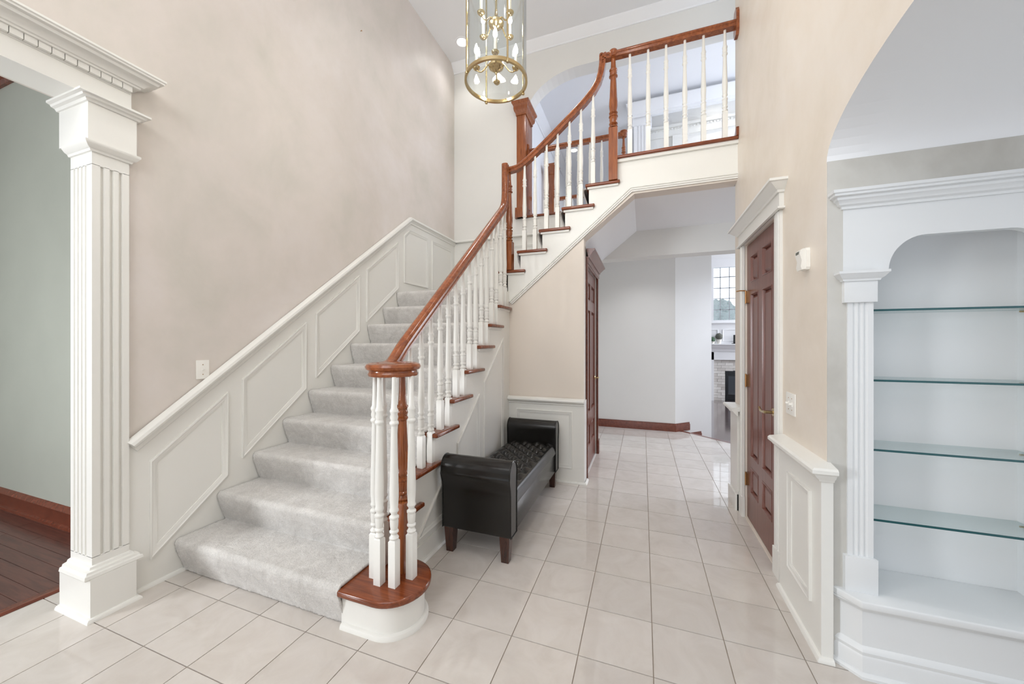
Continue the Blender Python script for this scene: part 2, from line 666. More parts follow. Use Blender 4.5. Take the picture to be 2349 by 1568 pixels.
# ---- wall under the upper flight, passage soffit
BELT = [(-1.30, 1.752), (-0.105, 2.760), (0.745, 2.757)]
struct(prism('wall_stair', [(-1.30, 0), (-0.53, 0), (-0.53, 2.345), (-0.072, 2.706), (XR, 2.706), (XR, 2.765), (-0.11, 2.765), (-1.30, 1.757)], 'y', 3.49, 3.62, 'wallst'))
struct(prism('ceiling_soffit', [(-0.66, 2.235), (-0.53, 2.340), (-0.072, 2.706), (2.4, 2.706), (2.4, 2.80), (-0.11, 2.80), (-0.66, 2.36)], 'y', 3.62, YB, 'ceil'))
struct(prism('wall_closet', [(3.60, 0), (YB + 0.02, 0), (YB + 0.02, 2.30), (3.60, 2.30)], 'x', -0.66, -0.53, 'halls',
             holes=[[(3.655, 0.004), (4.50, 0.004), (4.50, 2.12), (3.655, 2.12)]]))
struct(box('floor_upper', -0.19, 2.4, 3.51, YB, 2.80, 3.03, 'wallb'))
struct(box('floor_gallery', -1.75, 2.4, YB + 0.02, 6.6, 2.80, 3.03, 'wallb'))
# ---- hall beyond
struct(box('wall_hall', -1.0, 0.463, 6.0, 6.12, -0.01, 2.80, 'halls'))
struct(prism('wall_hall_corner', [(0.463, 6.0), (1.04, 6.577), (1.04, 6.75), (0.37, 6.10)], 'z', -0.45, 2.80, 'halls'))
struct(box('wall_hall_side', -0.95, -0.80, YB + 0.2, 6.0, 0, 2.80, 'halls'))
struct(box('ceiling_hall', -1.0, 1.8, YB + 0.2, 6.6, 2.78, 2.80, 'ceil'))
struct(mould('baseboard_hall', [(0.672, 6.209, 0.0), (0.463, 6.0, 0.0), (-0.80, 6.0, 0.0)],
             [(0, 0), (0.022, 0), (0.022, 0.085), (0.012, 0.105), (0.012, 0.12), (0, 0.12)], (0, 0, 1), 'red'))
struct(mould('baseboard_step', [(0.86, 6.397, -0.17), (0.70, 6.237, -0.17)],
             [(0, 0), (0.022, 0), (0.022, 0.085), (0.012, 0.105), (0.012, 0.12), (0, 0.12)], (0, 0, 1), 'red'))

# ---- dining room
struct(box('wall_dining', -6.4, -2.74, 1.39, 1.5, 0, 3.6, 'dining'))
struct(box('wall_dining_side', -6.5, -6.4, -1.8, 1.5, 0, 3.6, 'dining'))
struct(box('ceiling_dining', -6.5, -2.74, -1.8, 1.5, 3.6, 3.7, 'ceil'))
struct(mould('baseboard_dining', [(-2.76, 1.39, 0), (-6.4, 1.39, 0)],
             [(0, 0), (0, 0.030), (-0.018, 0.028), (-0.022, 0.018), (-0.10, 0.018), (-0.125, 0.026), (-0.15, 0.010), (-0.157, 0)], (0, -1, 0), 'red'))
fd = struct(box('floor_dining_room', -6.5, -2.985, -1.8, 1.5, -0.1, -0.008, 'soot'))
pw = 0.0745
for i in range(20):
    y0 = 0.977 + (i - 14) * pw
    if y0 > 1.39:
        break
    xs = [-3.048, -3.9 - 0.6 * random.random(), -5.0 - 0.5 * random.random(), -6.4]
    for a, bq in zip(xs, xs[1:]):
        box('plank', bq + 0.001, a - 0.001, y0 + 0.001, min(1.39, y0 + pw - 0.001), -0.012, 0.0, 'plank', fd)
struct(prism('trim_3', [(-3.048, 0), (-3.048, 0.006), (-3.03, 0.011), (-2.99, 0.011), (-2.978, 0.003), (-2.978, -0.004)], 'y', -1.8, 1.39, 'red'))

# ---- upstairs beyond the arch: long hall, its ceiling and crown
struct(box('wall_gallery_left', -1.95, -1.75, YB + 0.2, 12.3, 2.8, ZC + 0.05, 'ceil'))
struct(box('ceiling_gallery', -1.95, 6.0, YB + 0.2, 12.5, ZC + 0.0, ZC + 0.1, 'ceil'))
struct(mould('trim_4', [(-1.75, 12.0, ZC - 0.16), (-1.75, YB + 0.2, ZC - 0.16)], [(-a * 1.4, bq * 1.5) for a, bq in CROWN], (1, 0, 0), 'ceil'))
struct(box('wall_gallery_end', -1.95, 6.0, 12.3, 12.4, 3.9, ZC + 0.05, 'halls'))
# ================================================================== TRIM ON THE STRUCTURE
# ---- wainscot on the stair wall
XW = -2.572
wains = struct(prism('trim_5', [(1.12, 0.0), (YB, 0.0), (YB, 2.79), (3.585, 2.79), (1.12, 0.80)], 'x', XL, XW, 'trim'), 'white panelled wainscot climbing the stair wall')
PATH = [(XW, YB - 0.006, 2.815), (XW, 3.585, 2.815), (XW, 1.108, 0.826)]
RAILV = [(0.0, 0), (0.0, 0.014), (0.006, 0.030), (0.012, 0.042), (0.026, 0.046), (0.036, 0.042), (0.036, 0)]
mould('chair_rail', PATH, [(a, bq) for a, bq in RAILV], (1, 0, 0), 'trim', wains)
mould('rail_bed_moulding', PATH, [(0.036, 0), (0.036, 0.030), (0.044, 0.026), (0.056, 0.012), (0.066, 0.012), (0.074, 0.010), (0.080, 0.0)], (1, 0, 0), 'trim', wains)
for pl in ([(1.208, 0.15), (1.611, 0.481), (1.611, 1.027), (1.208, 0.694)],
           [(1.701, 0.565), (2.2, 0.977), (2.2, 1.517), (1.701, 1.101)],
           [(2.292, 1.056), (2.788, 1.46), (2.788, 1.998), (2.292, 1.592)],
           [(2.885, 1.555), (3.38, 1.952), (3.38, 2.474), (2.885, 2.072)],
           [(3.485, 2.033), (3.973, 2.033), (3.973, 2.667), (3.59, 2.667), (3.485, 2.575)],
           [(4.068, 2.033), (4.603, 2.033), (4.603, 2.667), (4.068, 2.667)]):
    mould('panel_moulding', [(XW, y, z) for y, z in pl], PANEL, (1, 0, 0), 'trim', wains, closed=True)
struct(mould('baseboard_left', [(XW, 1.125, 0), (XW, 1.40, 0)], [(0, 0), (-0.018, 0), (-0.0165, 0.009), (-0.010, 0.017), (0, 0.019)], (0, 0, 1), 'trim'))
# back wall wainscot above the landing
wb = struct(box('trim_6', XL, -0.68, YB - 0.008, YB, 1.6, 2.79, 'trim'), 'white wainscot on the back wall of the landing')
mould('chair_rail', [(-0.70, YB - 0.008, 2.815), (XW + 0.03, YB - 0.008, 2.815)], RAILV, (0, -1, 0), 'trim', wb)
for x0, x1 in ((-2.473, -1.95), (-1.86, -1.36)):
    mould('panel_moulding', [(x, YB - 0.008, z) for x, z in ((x0, 2.03), (x1, 2.03), (x1, 2.667), (x0, 2.667))], PANEL, (0, -1, 0), 'trim', wb, closed=True)

# ---- wainscot under the upper flight
ws = struct(box('trim_7', -1.285, -0.525, 3.475, 3.49, 0, 0.79, 'trim'), 'white wainscot panel behind the bench')
prism('end_board', [(-0.53, 0), (-0.522, 0), (-0.522, 0.79), (-0.53, 0.79)], 'y', 3.476, 3.62, 'trim', ws)
mould('chair_rail', [(-0.522, 3.475, 0.812), (-1.285, 3.475, 0.812)], RAILV, (0, -1, 0), 'trim', ws)
mould('rail_bed_moulding', [(-0.522, 3.475, 0.812), (-1.285, 3.475, 0.812)], [(0.036, 0), (0.036, 0.030), (0.044, 0.026), (0.056, 0.012), (0.066, 0.012), (0.072, 0.0)], (0, -1, 0), 'trim', ws)
mould('panel_moulding', [(x, 3.475, z) for x, z in ((-1.202, 0.14), (-0.635, 0.14), (-0.635, 0.685), (-1.202, 0.685))], PANEL, (0, -1, 0), 'trim', ws, closed=True)
struct(mould('baseboard_stair', [(-1.285, 3.475, 0), (-0.515, 3.475, 0), (-0.515, 3.6, 0)], [(0, 0), (-0.018, 0), (-0.0165, 0.009), (-0.010, 0.017), (0, 0.019)], (0, 0, 1), 'trim'))

# ---- wainscot on the right wall, near piece and the stub past the door
wr = struct(box('trim_8', 0.715, XR + 0.012, 1.90, 2.40, 0.0, 0.80, 'trim'), 'white wainscot between the mahogany door and the bookcase')


def cap_rail(path, parent):
    pr = [(0.0, 0.0), (0.040, 0.0), (0.048, 0.006), (0.048, 0.020), (0.040, 0.028), (-0.03, 0.040), (-0.03, 0.0)]
    mould('cap_rail', path, [(-a, bq) for a, bq in pr], (0, 0, 1), 'trim', parent)
    pr2 = [(0.0, -0.036), (0.010, -0.036), (0.014, -0.026), (0.024, -0.018), (0.034, -0.002), (0.034, 0.0), (0.0, 0.0)]
    mould('rail_bed_moulding', path, [(-a, bq) for a, bq in pr2], (0, 0, 1), 'trim', parent)


cap_rail([(0.715, 2.43, 0.80), (0.715, 1.90, 0.80), (0.757, 1.90, 0.80)], wr)
mould('panel_moulding', [(0.715, y, z) for y, z in ((2.255, 0.19), (1.99, 0.19), (1.99, 0.685), (2.255, 0.685))], PANEL, (-1, 0, 0), 'trim', wr, closed=True)
struct(mould('baseboard_right', [(0.757, 1.90, 0), (0.715, 1.90, 0), (0.715, 2.40, 0)], [(0, 0), (0.018, 0), (0.0165, 0.009), (0.010, 0.017), (0, 0.019)], (0, 0, 1), 'trim'))
wr2 = struct(box('trim_9', 0.715, XR + 0.15, 3.36, 3.60, 0.0, 0.80, 'trim'), 'white wainscot stub at the far end of the right wall')
cap_rail([(0.90, 3.60, 0.80), (0.715, 3.60, 0.80), (0.715, 3.33, 0.80)], wr2)
prism('base_block', [(0.70, 3.36), (0.70, 3.615), (0.9, 3.615), (0.9, 3.36)], 'z', 0, 0.13, 'trim', wr2)
# ---- panels on the skirt of the lower flight come with the staircase below

# ================================================================== DOORS
def panel_door(name, plane, y0, y1, z0, z1, panels, face, back, label, sgn):
    """six-panel door in a plane x=const; face: x of the room side, sgn: +1 when the room is on the -x side"""
    d = struct(prism(name, [(y0, z0), (y1, z0), (y1, z1), (y0, z1)], 'x', face, back, 'door',
                     holes=[[(a, c), (bq, c), (bq, e), (a, e)] for a, bq, c, e in panels]), label)
    for a, bq, c, e in panels:
        mould('panel_moulding', [(face, a, c), (face, bq, c), (face, bq, e), (face, a, e)][::-sgn], [(-0.002, -0.004), (0.0, 0.002), (0.006, 0.003), (0.014, -0.010), (0.016, -0.016), (0.0, -0.018)], (-sgn, 0, 0), 'door', d, closed=True)
        i1, i2 = 0.014, 0.038
        xf, xb = face + sgn * 0.020, face + sgn * 0.006
        v = [(xf, a + i1 * 0, c), (xf, bq, c), (xf, bq, e), (xf, a, e), (xf, a + i1, c + i1), (xf, bq - i1, c + i1), (xf, bq - i1, e - i1), (xf, a + i1, e - i1),
             (xb, a + i2, c + i2), (xb, bq - i2, c + i2), (xb, bq - i2, e - i2), (xb, a + i2, e - i2)]
        f = [(0, 1, 5, 4), (1, 2, 6, 5), (2, 3, 7, 6), (3, 0, 4, 7), (4, 5, 9, 8), (5, 6, 10, 9), (6, 7, 11, 10), (7, 4, 8, 11), (8, 9, 10, 11)]
        obj('raised_panel', v, f, 'door', d)
    return d


DX = 0.760
d1 = panel_door('door_1', 'x', 2.578, 3.258, 0.012, 2.093,
                [(2.972, 3.158, 1.80, 1.995), (2.685, 2.880, 1.80, 1.995), (2.972, 3.158, 0.50, 1.715), (2.685, 2.880, 0.50, 1.715), (2.972, 3.158, 0.228, 0.42), (2.685, 2.880, 0.228, 0.42)],
                DX, DX + 0.036, 'mahogany six-panel door with brass lever in the right wall', 1)
for zc_ in (1.70, 1.06, 0.305):
    h = box('hinge', DX - 0.012, DX + 0.002, 3.222, 3.262, zc_ - 0.045, zc_ + 0.045, 'hinge', d1)
    lathe('pin', [(0.0, -0.05), (0.006, -0.05), (0.006, 0.05), (0.0, 0.05)], (DX - 0.014, 3.240, zc_), 'hinge', h, 8)
tube('hinge_stop', [(DX - 0.014, 3.24, 1.75), (DX - 0.05, 3.245, 1.752), (DX - 0.075, 3.25, 1.748)], 0.005, 'hinge', d1)
hd = lathe('handle', [(0.0, -0.012), (0.024, -0.012), (0.028, -0.004), (0.028, 0.0), (0.0, 0.0)], (DX, 2.628, 0.925), 'brass', d1, 18, axis='x')
lathe('neck', [(0.0, -0.05), (0.010, -0.05), (0.010, 0.0), (0.0, 0.0)], (DX - 0.008, 2.628, 0.925), 'brass', hd, 10, axis='x')
tube('lever', bez((DX - 0.052, 2.622, 0.925), (DX - 0.054, 2.66, 0.925), (DX - 0.055, 2.70, 0.905), (DX - 0.056, 2.735, 0.938), 8), [0.010, 0.010, 0.009, 0.0085, 0.008, 0.008, 0.008, 0.0075, 0.006], 'brass', hd)

# casing and entablature of that door
ca = struct(prism('trim_10', [(2.45, 0.0), (2.54, 0.0), (2.54, 2.10), (3.262, 2.10), (3.262, 0.0), (3.34, 0.0), (3.34, 2.11), (2.45, 2.11)], 'x', 0.729, XR + 0.002, 'trim'), 'white casing and crown around the right mahogany door')
for y0, y1 in ((2.463, 2.475), (2.487, 2.497), (3.29, 3.30), (3.31, 3.32)):
    box('casing_bead', 0.724, 0.730, y0, y1, 0.16, 2.10, 'trim', ca)
for y0, y1 in ((2.44, 2.545), (3.255, 3.35)):
    box('plinth_block', 0.722, XR, y0, y1, 0.0, 0.155, 'trim', ca)
box('jamb', DX - 0.012, DX + 0.08, 2.545, 2.574, 0.004, 2.098, 'trim', ca)
box('frieze', 0.722, XR + 0.002, 2.43, 3.355, 2.11, 2.20, 'trim', ca)
mould('bead', [(XR, 3.36, 2.10), (0.722, 3.36, 2.10), (0.722, 2.425, 2.10), (XR, 2.425, 2.10)], [(0, 0), (-0.012, 0.004), (-0.012, 0.014), (0, 0.018)], (0, 0, 1), 'trim', ca)
mould('crown', [(XR, 3.355, 2.195), (0.722, 3.355, 2.195), (0.722, 2.43, 2.195), (XR, 2.43, 2.195)],
      [(0.0, 0.0), (-0.010, 0.0), (-0.014, 0.012), (-0.026, 0.020), (-0.040, 0.034), (-0.052, 0.044), (-0.056, 0.048), (-0.064, 0.050), (-0.064, 0.064), (0.01, 0.066)], (0, 0, 1), 'trim', ca)
# closet door under the stairs
d2 = panel_door('door_2', 'x', 3.665, 4.492, 0.012, 2.112,
                [(3.765, 4.03, 1.80, 1.99), (4.125, 4.39, 1.80, 1.99), (3.765, 4.03, 0.60, 1.70), (4.125, 4.39, 0.60, 1.70), (3.765, 4.03, 0.24, 0.47), (4.125, 4.39, 0.24, 0.47)],
                -0.545, -0.581, 'tall mahogany closet door below the upper stairs', -1)
hd = lathe('handle', [(0.0, 0.0), (0.028, 0.0), (0.028, 0.006), (0.022, 0.012), (0.0, 0.012)], (-0.545, 4.43, 0.93), 'brass', d2, 16, axis='x')
tube('lever', bez((-0.50, 4.435, 0.93), (-0.495, 4.39, 0.93), (-0.495, 4.36, 0.915), (-0.49, 4.32, 0.94), 6), 0.008, 'brass', hd)
lathe('neck', [(0.0, 0.0), (0.009, 0.0), (0.009, 0.045), (0.0, 0.045)], (-0.54, 4.43, 0.93), 'brass', hd, 10, axis='x')
cb = struct(prism('trim_11', [(3.628, 0.0), (3.655, 0.0), (3.655, 2.115), (4.50, 2.115), (4.50, 0.0), (4.58, 0.0), (4.58, 2.135), (3.628, 2.135)], 'x', -0.533, -0.512, 'red'), 'mahogany casing and crown around the closet door')
box('frieze', -0.53, -0.506, 3.628, 4.59, 2.135, 2.20, 'red', cb)
mould('crown', [(-0.506, 3.628, 2.19), (-0.506, 4.59, 2.19), (-0.53, 4.59, 2.19)],
      [(0.0, 0.0), (-0.010, 0.0), (-0.014, 0.018), (-0.030, 0.036), (-0.048, 0.060), (-0.056, 0.066), (-0.064, 0.072), (-0.064, 0.088), (0.02, 0.090)], (0, 0, 1), 'red', cb)
prism('plinth_block', [(4.49, 0.0), (4.59, 0.0), (4.59, 0.16), (4.49, 0.16)], 'x', -0.53, -0.500, 'red', cb)

# ================================================================== PILASTER AND ENTABLATURE
pil = thing('pilaster', 'white square fluted pilaster with capital and plinth left of the stairs', 'pilaster', (-2.64, 1.05, 0))


def fluted(x0, x1, y0, y1, fx, fy, w, dp):
    """plan of a shaft: front face x=x1 with flutes at fy, side face y=y0 with flutes at fx"""
    p = [(x0, y1), (x0, y0)]
    for c in sorted(fx):
        p += [(c - w, y0), (c - w * 0.6, y0 + dp), (c + w * 0.6, y0 + dp), (c + w, y0)]
    p += [(x1, y0)]
    for c in sorted(fy):
        p += [(x1, c - w), (x1 - dp, c - w * 0.6), (x1 - dp, c + w * 0.6), (x1, c + w)]
    p += [(x1, y1)]
    return p


prism('shaft', fluted(-2.752, -2.553, 0.979, 1.117, (-2.715, -2.68, -2.645, -2.61), (1.016, 1.050, 1.084), 0.0075, 0.012), 'z', 0.29, 2.235, 'trim', pil)
box('shaft_foot', -2.752, -2.553, 0.979, 1.117, 0.20, 0.292, 'trim', pil)
box('shaft_neck', -2.752, -2.553, 0.979, 1.117, 2.233, 2.31, 'trim', pil)
box('plinth', -2.80, -2.512, 0.958, 1.128, 0.0, 0.205, 'trim', pil)
mould('base_moulding', [(-2.752, 0.979, 0.2), (-2.553, 0.979, 0.2), (-2.553, 1.117, 0.2), (-2.575, 1.117, 0.2)],
      [(0, 0), (-0.036, 0.0), (-0.041, 0.008), (-0.038, 0.022), (-0.030, 0.026), (-0.028, 0.036), (-0.014, 0.040), (-0.010, 0.050), (0, 0.054)], (0, 0, 1), 'trim', pil)
mould('shoe_moulding', [(-2.80, 0.958, 0), (-2.512, 0.958, 0), (-2.512, 1.128, 0), (-2.55, 1.128, 0)],
      [(0, 0), (-0.018, 0), (-0.0165, 0.009), (-0.010, 0.017), (0, 0.019)], (0, 0, 1), 'trim', pil)
mould('neck_moulding', [(-2.752, 0.979, 2.295), (-2.553, 0.979, 2.295), (-2.553, 1.117, 2.295), (-2.575, 1.117, 2.295)],
      [(0, 0), (-0.008, 0.0), (-0.012, 0.010), (-0.022, 0.016), (-0.030, 0.028), (-0.034, 0.034), (-0.034, 0.044), (0, 0.044)], (0, 0, 1), 'trim', pil)
box('capital', -2.795, -2.525, 0.955, 1.135, 2.338, 2.535, 'trim', pil)
mould('capital_moulding', [(-2.80, 0.955, 2.522), (-2.525, 0.955, 2.522), (-2.525, 1.135, 2.522), (-2.575, 1.135, 2.522)],
      [(0, 0), (-0.008, 0.0), (-0.014, 0.010), (-0.026, 0.014), (-0.030, 0.022), (-0.042, 0.026), (-0.042, 0.036), (0, 0.036)], (0, 0, 1), 'trim', pil)

ent = thing('entablature', 'white dentil cornice over the dining room opening', 'cornice', (-2.6, 0.3, 2.56))
box('frieze_board', -2.72, -2.533, -1.8, 1.117, 2.557, 2.70, 'trim', ent)
box('dentil_band', -2.58, -2.530, -1.8, 1.112, 2.652, 2.70, 'trim', ent)
y = 1.112
dent0 = None
while y > -0.2:
    if dent0 is None:
        dent0 = box('dentil', -2.532, -2.512, y - 0.0365, y, 2.660, 2.690, 'trim', ent)
    else:
        c = dent0.copy()
        COL.objects.link(c)
        c.parent = ent
        c.location = (0, y - 1.112, 0)
    y -= 0.0395
mould('crown', [(-2.525, -1.8, 2.688), (-2.525, 1.118, 2.688), (-2.578, 1.118, 2.688)],
      [(0, 0), (-0.022, 0.0), (-0.024, 0.008), (-0.032, 0.010), (-0.040, 0.022), (-0.060, 0.034), (-0.072, 0.036), (-0.078, 0.048), (-0.092, 0.052), (-0.092, 0.060), (-0.098, 0.064), (-0.098, 0.074), (0, 0.078)], (0, 0, 1), 'trim', ent)

# ================================================================== STAIRCASE
st = thing('staircase', 'L-shaped staircase with mahogany treads and white risers', 'staircase', (-1.93, 1.4, 0))
BEV = []


def bevel(o, w=0.009):
    m_ = o.modifiers.new('round_over', 'BEVEL')
    m_.width = w
    m_.segments = 3
    m_.limit_method = 'ANGLE'
    for f_ in o.data.polygons:
        f_.use_smooth = True
    return o


CX_, CY_ = -1.15, 1.492
semi = arc(CX_, CY_, 0.173, 0.173, -90, 90, 22)
b1 = bevel(prism('starting_tread', [(-2.565, 1.372), (-1.352, 1.372), (-1.352, 1.319)] + semi + [(-1.285, 1.665), (-2.565, 1.665)], 'z', R - 0.032, R, 'tread', st))
semi2 = arc(CX_, CY_, 0.140, 0.140, -90, 90, 22)
prism('starting_riser', [(-2.565, 1.400), (-1.352, 1.400), (-1.352, 1.352)] + semi2 + [(-1.285, 1.632), (-2.565, 1.632)], 'z', 0.0, R - 0.03, 'trim', st, angle=30)
mould('shoe_moulding', [(-1.345, 1.352, 0), (-1.25, 1.352, 0)] + [(p[0], p[1], 0) for p in semi2] + [(-1.27, 1.632, 0)],
      [(0, 0), (-0.020, 0), (-0.020, 0.010), (-0.015, 0.020), (-0.006, 0.024), (0, 0.024)], (0, 0, 1), 'trim', st)
for k in range(2, 11):
    y = yt(k)
    box('riser', -2.565, -1.287, y + 0.03, y + 0.045, (k - 1) * R, k * R - 0.028, 'trim', st)
    if k < 10:
        bevel(prism('tread', [(-2.565, y), (-1.25, y), (-1.25, y + 0.315), (-1.285, y + 0.315), (-1.285, y + 0.262), (-2.565, y + 0.262)], 'z', k * R - 0.028, k * R, 'tread', st))
        box('cove_moulding', -1.287, -1.270, y + 0.018, y + 0.30, k * R - 0.045, k * R - 0.027, 'trim', st)
box('landing', -2.565, -1.39, yt(10), YB - 0.01, 10 * R - 0.028, 10 * R, 'tread', st)
poly = [(yt(2) + 0.032, 0.0), (3.49, 0.0), (3.49, 10 * R - 0.03), (yt(10) + 0.032, 10 * R - 0.03)]
for k in range(9, 1, -1):
    poly += [(yt(k + 1) + 0.032, k * R - 0.028), (yt(k) + 0.032, k * R - 0.028)]
sk = prism('skirt', poly, 'x', -1.32, -1.285, 'trim', st)
for pl in ([(1.86, 0.155), (2.28, 0.155), (2.28, 0.52), (1.875, 0.175)], [(2.372, 0.155), (2.748, 0.155), (2.748, 0.925), (2.372, 0.613)], [(2.84, 0.155), (3.30, 0.155), (3.30, 1.395), (2.84, 1.01)]):
    mould('panel_moulding', [(-1.285, a, c) for a, c in pl], PANEL, (1, 0, 0), 'trim', sk, closed=True)
box('skirt_board', -1.286, -1.272, 1.66, 3.474, 0, 0.118, 'trim', sk)
mould('shoe_moulding', [(-1.272, 1.66, 0), (-1.272, 3.474, 0)], [(0, 0), (-0.018, 0), (-0.0165, 0.009), (-0.010, 0.017), (0, 0.019)], (0, 0, 1), 'trim', sk)
# upper flight
for k in range(11, 17):
    x = xt(k)
    box('riser', x + 0.03, x + 0.045, 3.487, YB - 0.012, (k - 1) * R, k * R - 0.028, 'trim', st)
    if k < 16:
        bevel(prism('tread', [(x, YB - 0.012), (x, 3.447), (x + 0.315, 3.447), (x + 0.315, 3.485), (x + 0.262, 3.485), (x + 0.262, YB - 0.012)], 'z', k * R - 0.028, k * R, 'tread', st))
        box('cove_moulding', x + 0.018, x + 0.30, 3.464, 3.484, k * R - 0.045, k * R - 0.027, 'trim', st)
poly = [(-1.30, 1.757), (-0.11, 2.765), (XR, 2.765), (XR, 3.005), (xt(16) + 0.032, 3.005)]
for k in range(15, 10, -1):
    poly += [(xt(k + 1) + 0.032, k * R - 0.028), (max(xt(k) + 0.032, -1.30), k * R - 0.028)]
us = prism('upper_skirt', poly, 'y', 3.483, 3.62, 'trim', st)
mould('belt_moulding', [(XR, 3.483, 2.765), (-0.108, 3.483, 2.768), (-1.284, 3.483, 1.772)],
      [(0, 0), (0.0, 0.010), (0.006, 0.018), (0.013, 0.018), (0.016, 0.008), (0.020, 0.008), (0.023, 0.016), (0.030, 0.016), (0.034, 0.008), (0.046, 0.006), (0.046, 0)], (0, -1, 0), 'trim', us)
bevel(box('gallery_nosing', xt(16), XR, 3.44, 3.60, 3.032, 3.060, 'tread', st))
box('cove_moulding', xt(16) + 0.02, XR, 3.460, 3.484, 3.005, 3.033, 'trim', st)
prism('wall_stop', [(3.44, 3.06), (3.53, 3.06), (3.46, 3.125), (3.44, 3.13)], 'x', XR - 0.02, XR, 'tread', st)


def carpet_profile(n0, n1, nose, z0):
    """(along, height) polyline of carpet wrapped over the steps n0..n1"""
    p = []
    t = 0.014
    for k in range(n0, n1 + 1):
        zk, zp = k * R, (k - 1) * R
        y = nose(k) - 0.042
        foot = y + 0.050
        p.append((foot - 0.004, zp + (0.001 if k == n0 else t)))
        p.append((foot - 0.016, zp + 0.05))
        p.append((y + 0.008, zk - 0.062))
        p += [(y + 0.024 + 0.026 * math.cos(math.radians(a)), zk - 0.014 + 0.030 * math.sin(math.radians(a))) for a in (205, 180, 155, 130, 105)]
        p.append((y + 0.05, zk + t))
        p.append((nose(k + 1) - 0.06, zk + t))
    p.append((nose(n1 + 1) + 0.02, n1 * R + t))
    return p


def carpet(name, prof, axis, a, b_, n, parent=None):
    rows = []
    pts = []
    for i in range(len(prof) - 1):
        p, q = prof[i], prof[i + 1]
        d = math.hypot(q[0] - p[0], q[1] - p[1])
        m_ = max(1, int(d / 0.0075))
        for s in range(m_):
            pts.append((p[0] + (q[0] - p[0]) * s / m_, p[1] + (q[1] - p[1]) * s / m_))
    pts.append(prof[-1])
    nrm = []
    for i in range(len(pts)):
        p, q = pts[max(0, i - 1)], pts[min(len(pts) - 1, i + 1)]
        dx, dz = q[0] - p[0], q[1] - p[1]
        l = math.hypot(dx, dz) or 1
        nrm.append((-dz / l, dx / l))
    verts, faces = [], []
    for layer in (0, 1):
        for i, (u, z) in enumerate(pts):
            for j in range(n + 1):
                t = a + (b_ - a) * j / n
                if layer == 0:
                    q3 = Vector((t * 9, u * 9, z * 9))
                    w = random.uniform(-0.0022, 0.0022) + 0.0022 * mnoise.noise(q3) + 0.0016 * mnoise.noise(q3 * 6)
                    uu, zz = u + nrm[i][0] * w, max(0.001, z + nrm[i][1] * w)
                else:
                    uu, zz = u - nrm[i][0] * 0.012, max(0.0, z - nrm[i][1] * 0.012)
                verts.append((t, uu, zz) if axis == 'x' else (uu, t, zz))
    Np = len(pts)
    W_ = n + 1
    for layer in (0, 1):
        o_ = layer * Np * W_
        for i in range(Np - 1):
            for j in range(n):
                faces.append((o_ + i * W_ + j, o_ + i * W_ + j + 1, o_ + (i + 1) * W_ + j + 1, o_ + (i + 1) * W_ + j))
    o_ = Np * W_
    for i in range(Np - 1):
        for j in (0, n):
            faces.append((i * W_ + j, (i + 1) * W_ + j, o_ + (i + 1) * W_ + j, o_ + i * W_ + j))
    for j in range(n):
        faces.append((j, j + 1, o_ + j + 1, o_ + j))
        q = (Np - 1) * W_
        faces.append((q + j, q + j + 1, o_ + q + j + 1, o_ + q + j))
    return obj(name, verts, faces, 'carpet', parent, smooth=True)


pr_ = carpet_profile(1, 10, yt, 0)
pr_ = pr_[:-2] + [(3.6, 10 * R + 0.014), (4.668, 10 * R + 0.014)]
tag(carpet('stair_carpet', pr_, 'x', -2.566, -1.345, 170), 'pale grey cut-pile carpet covering the lower flight and the landing', 'carpet')
tag(carpet('stair_carpet', carpet_profile(11, 15, xt, 10 * R), 'y', 3.585, 4.664, 60), 'pale grey carpet on the upper flight behind the white balusters', 'carpet')


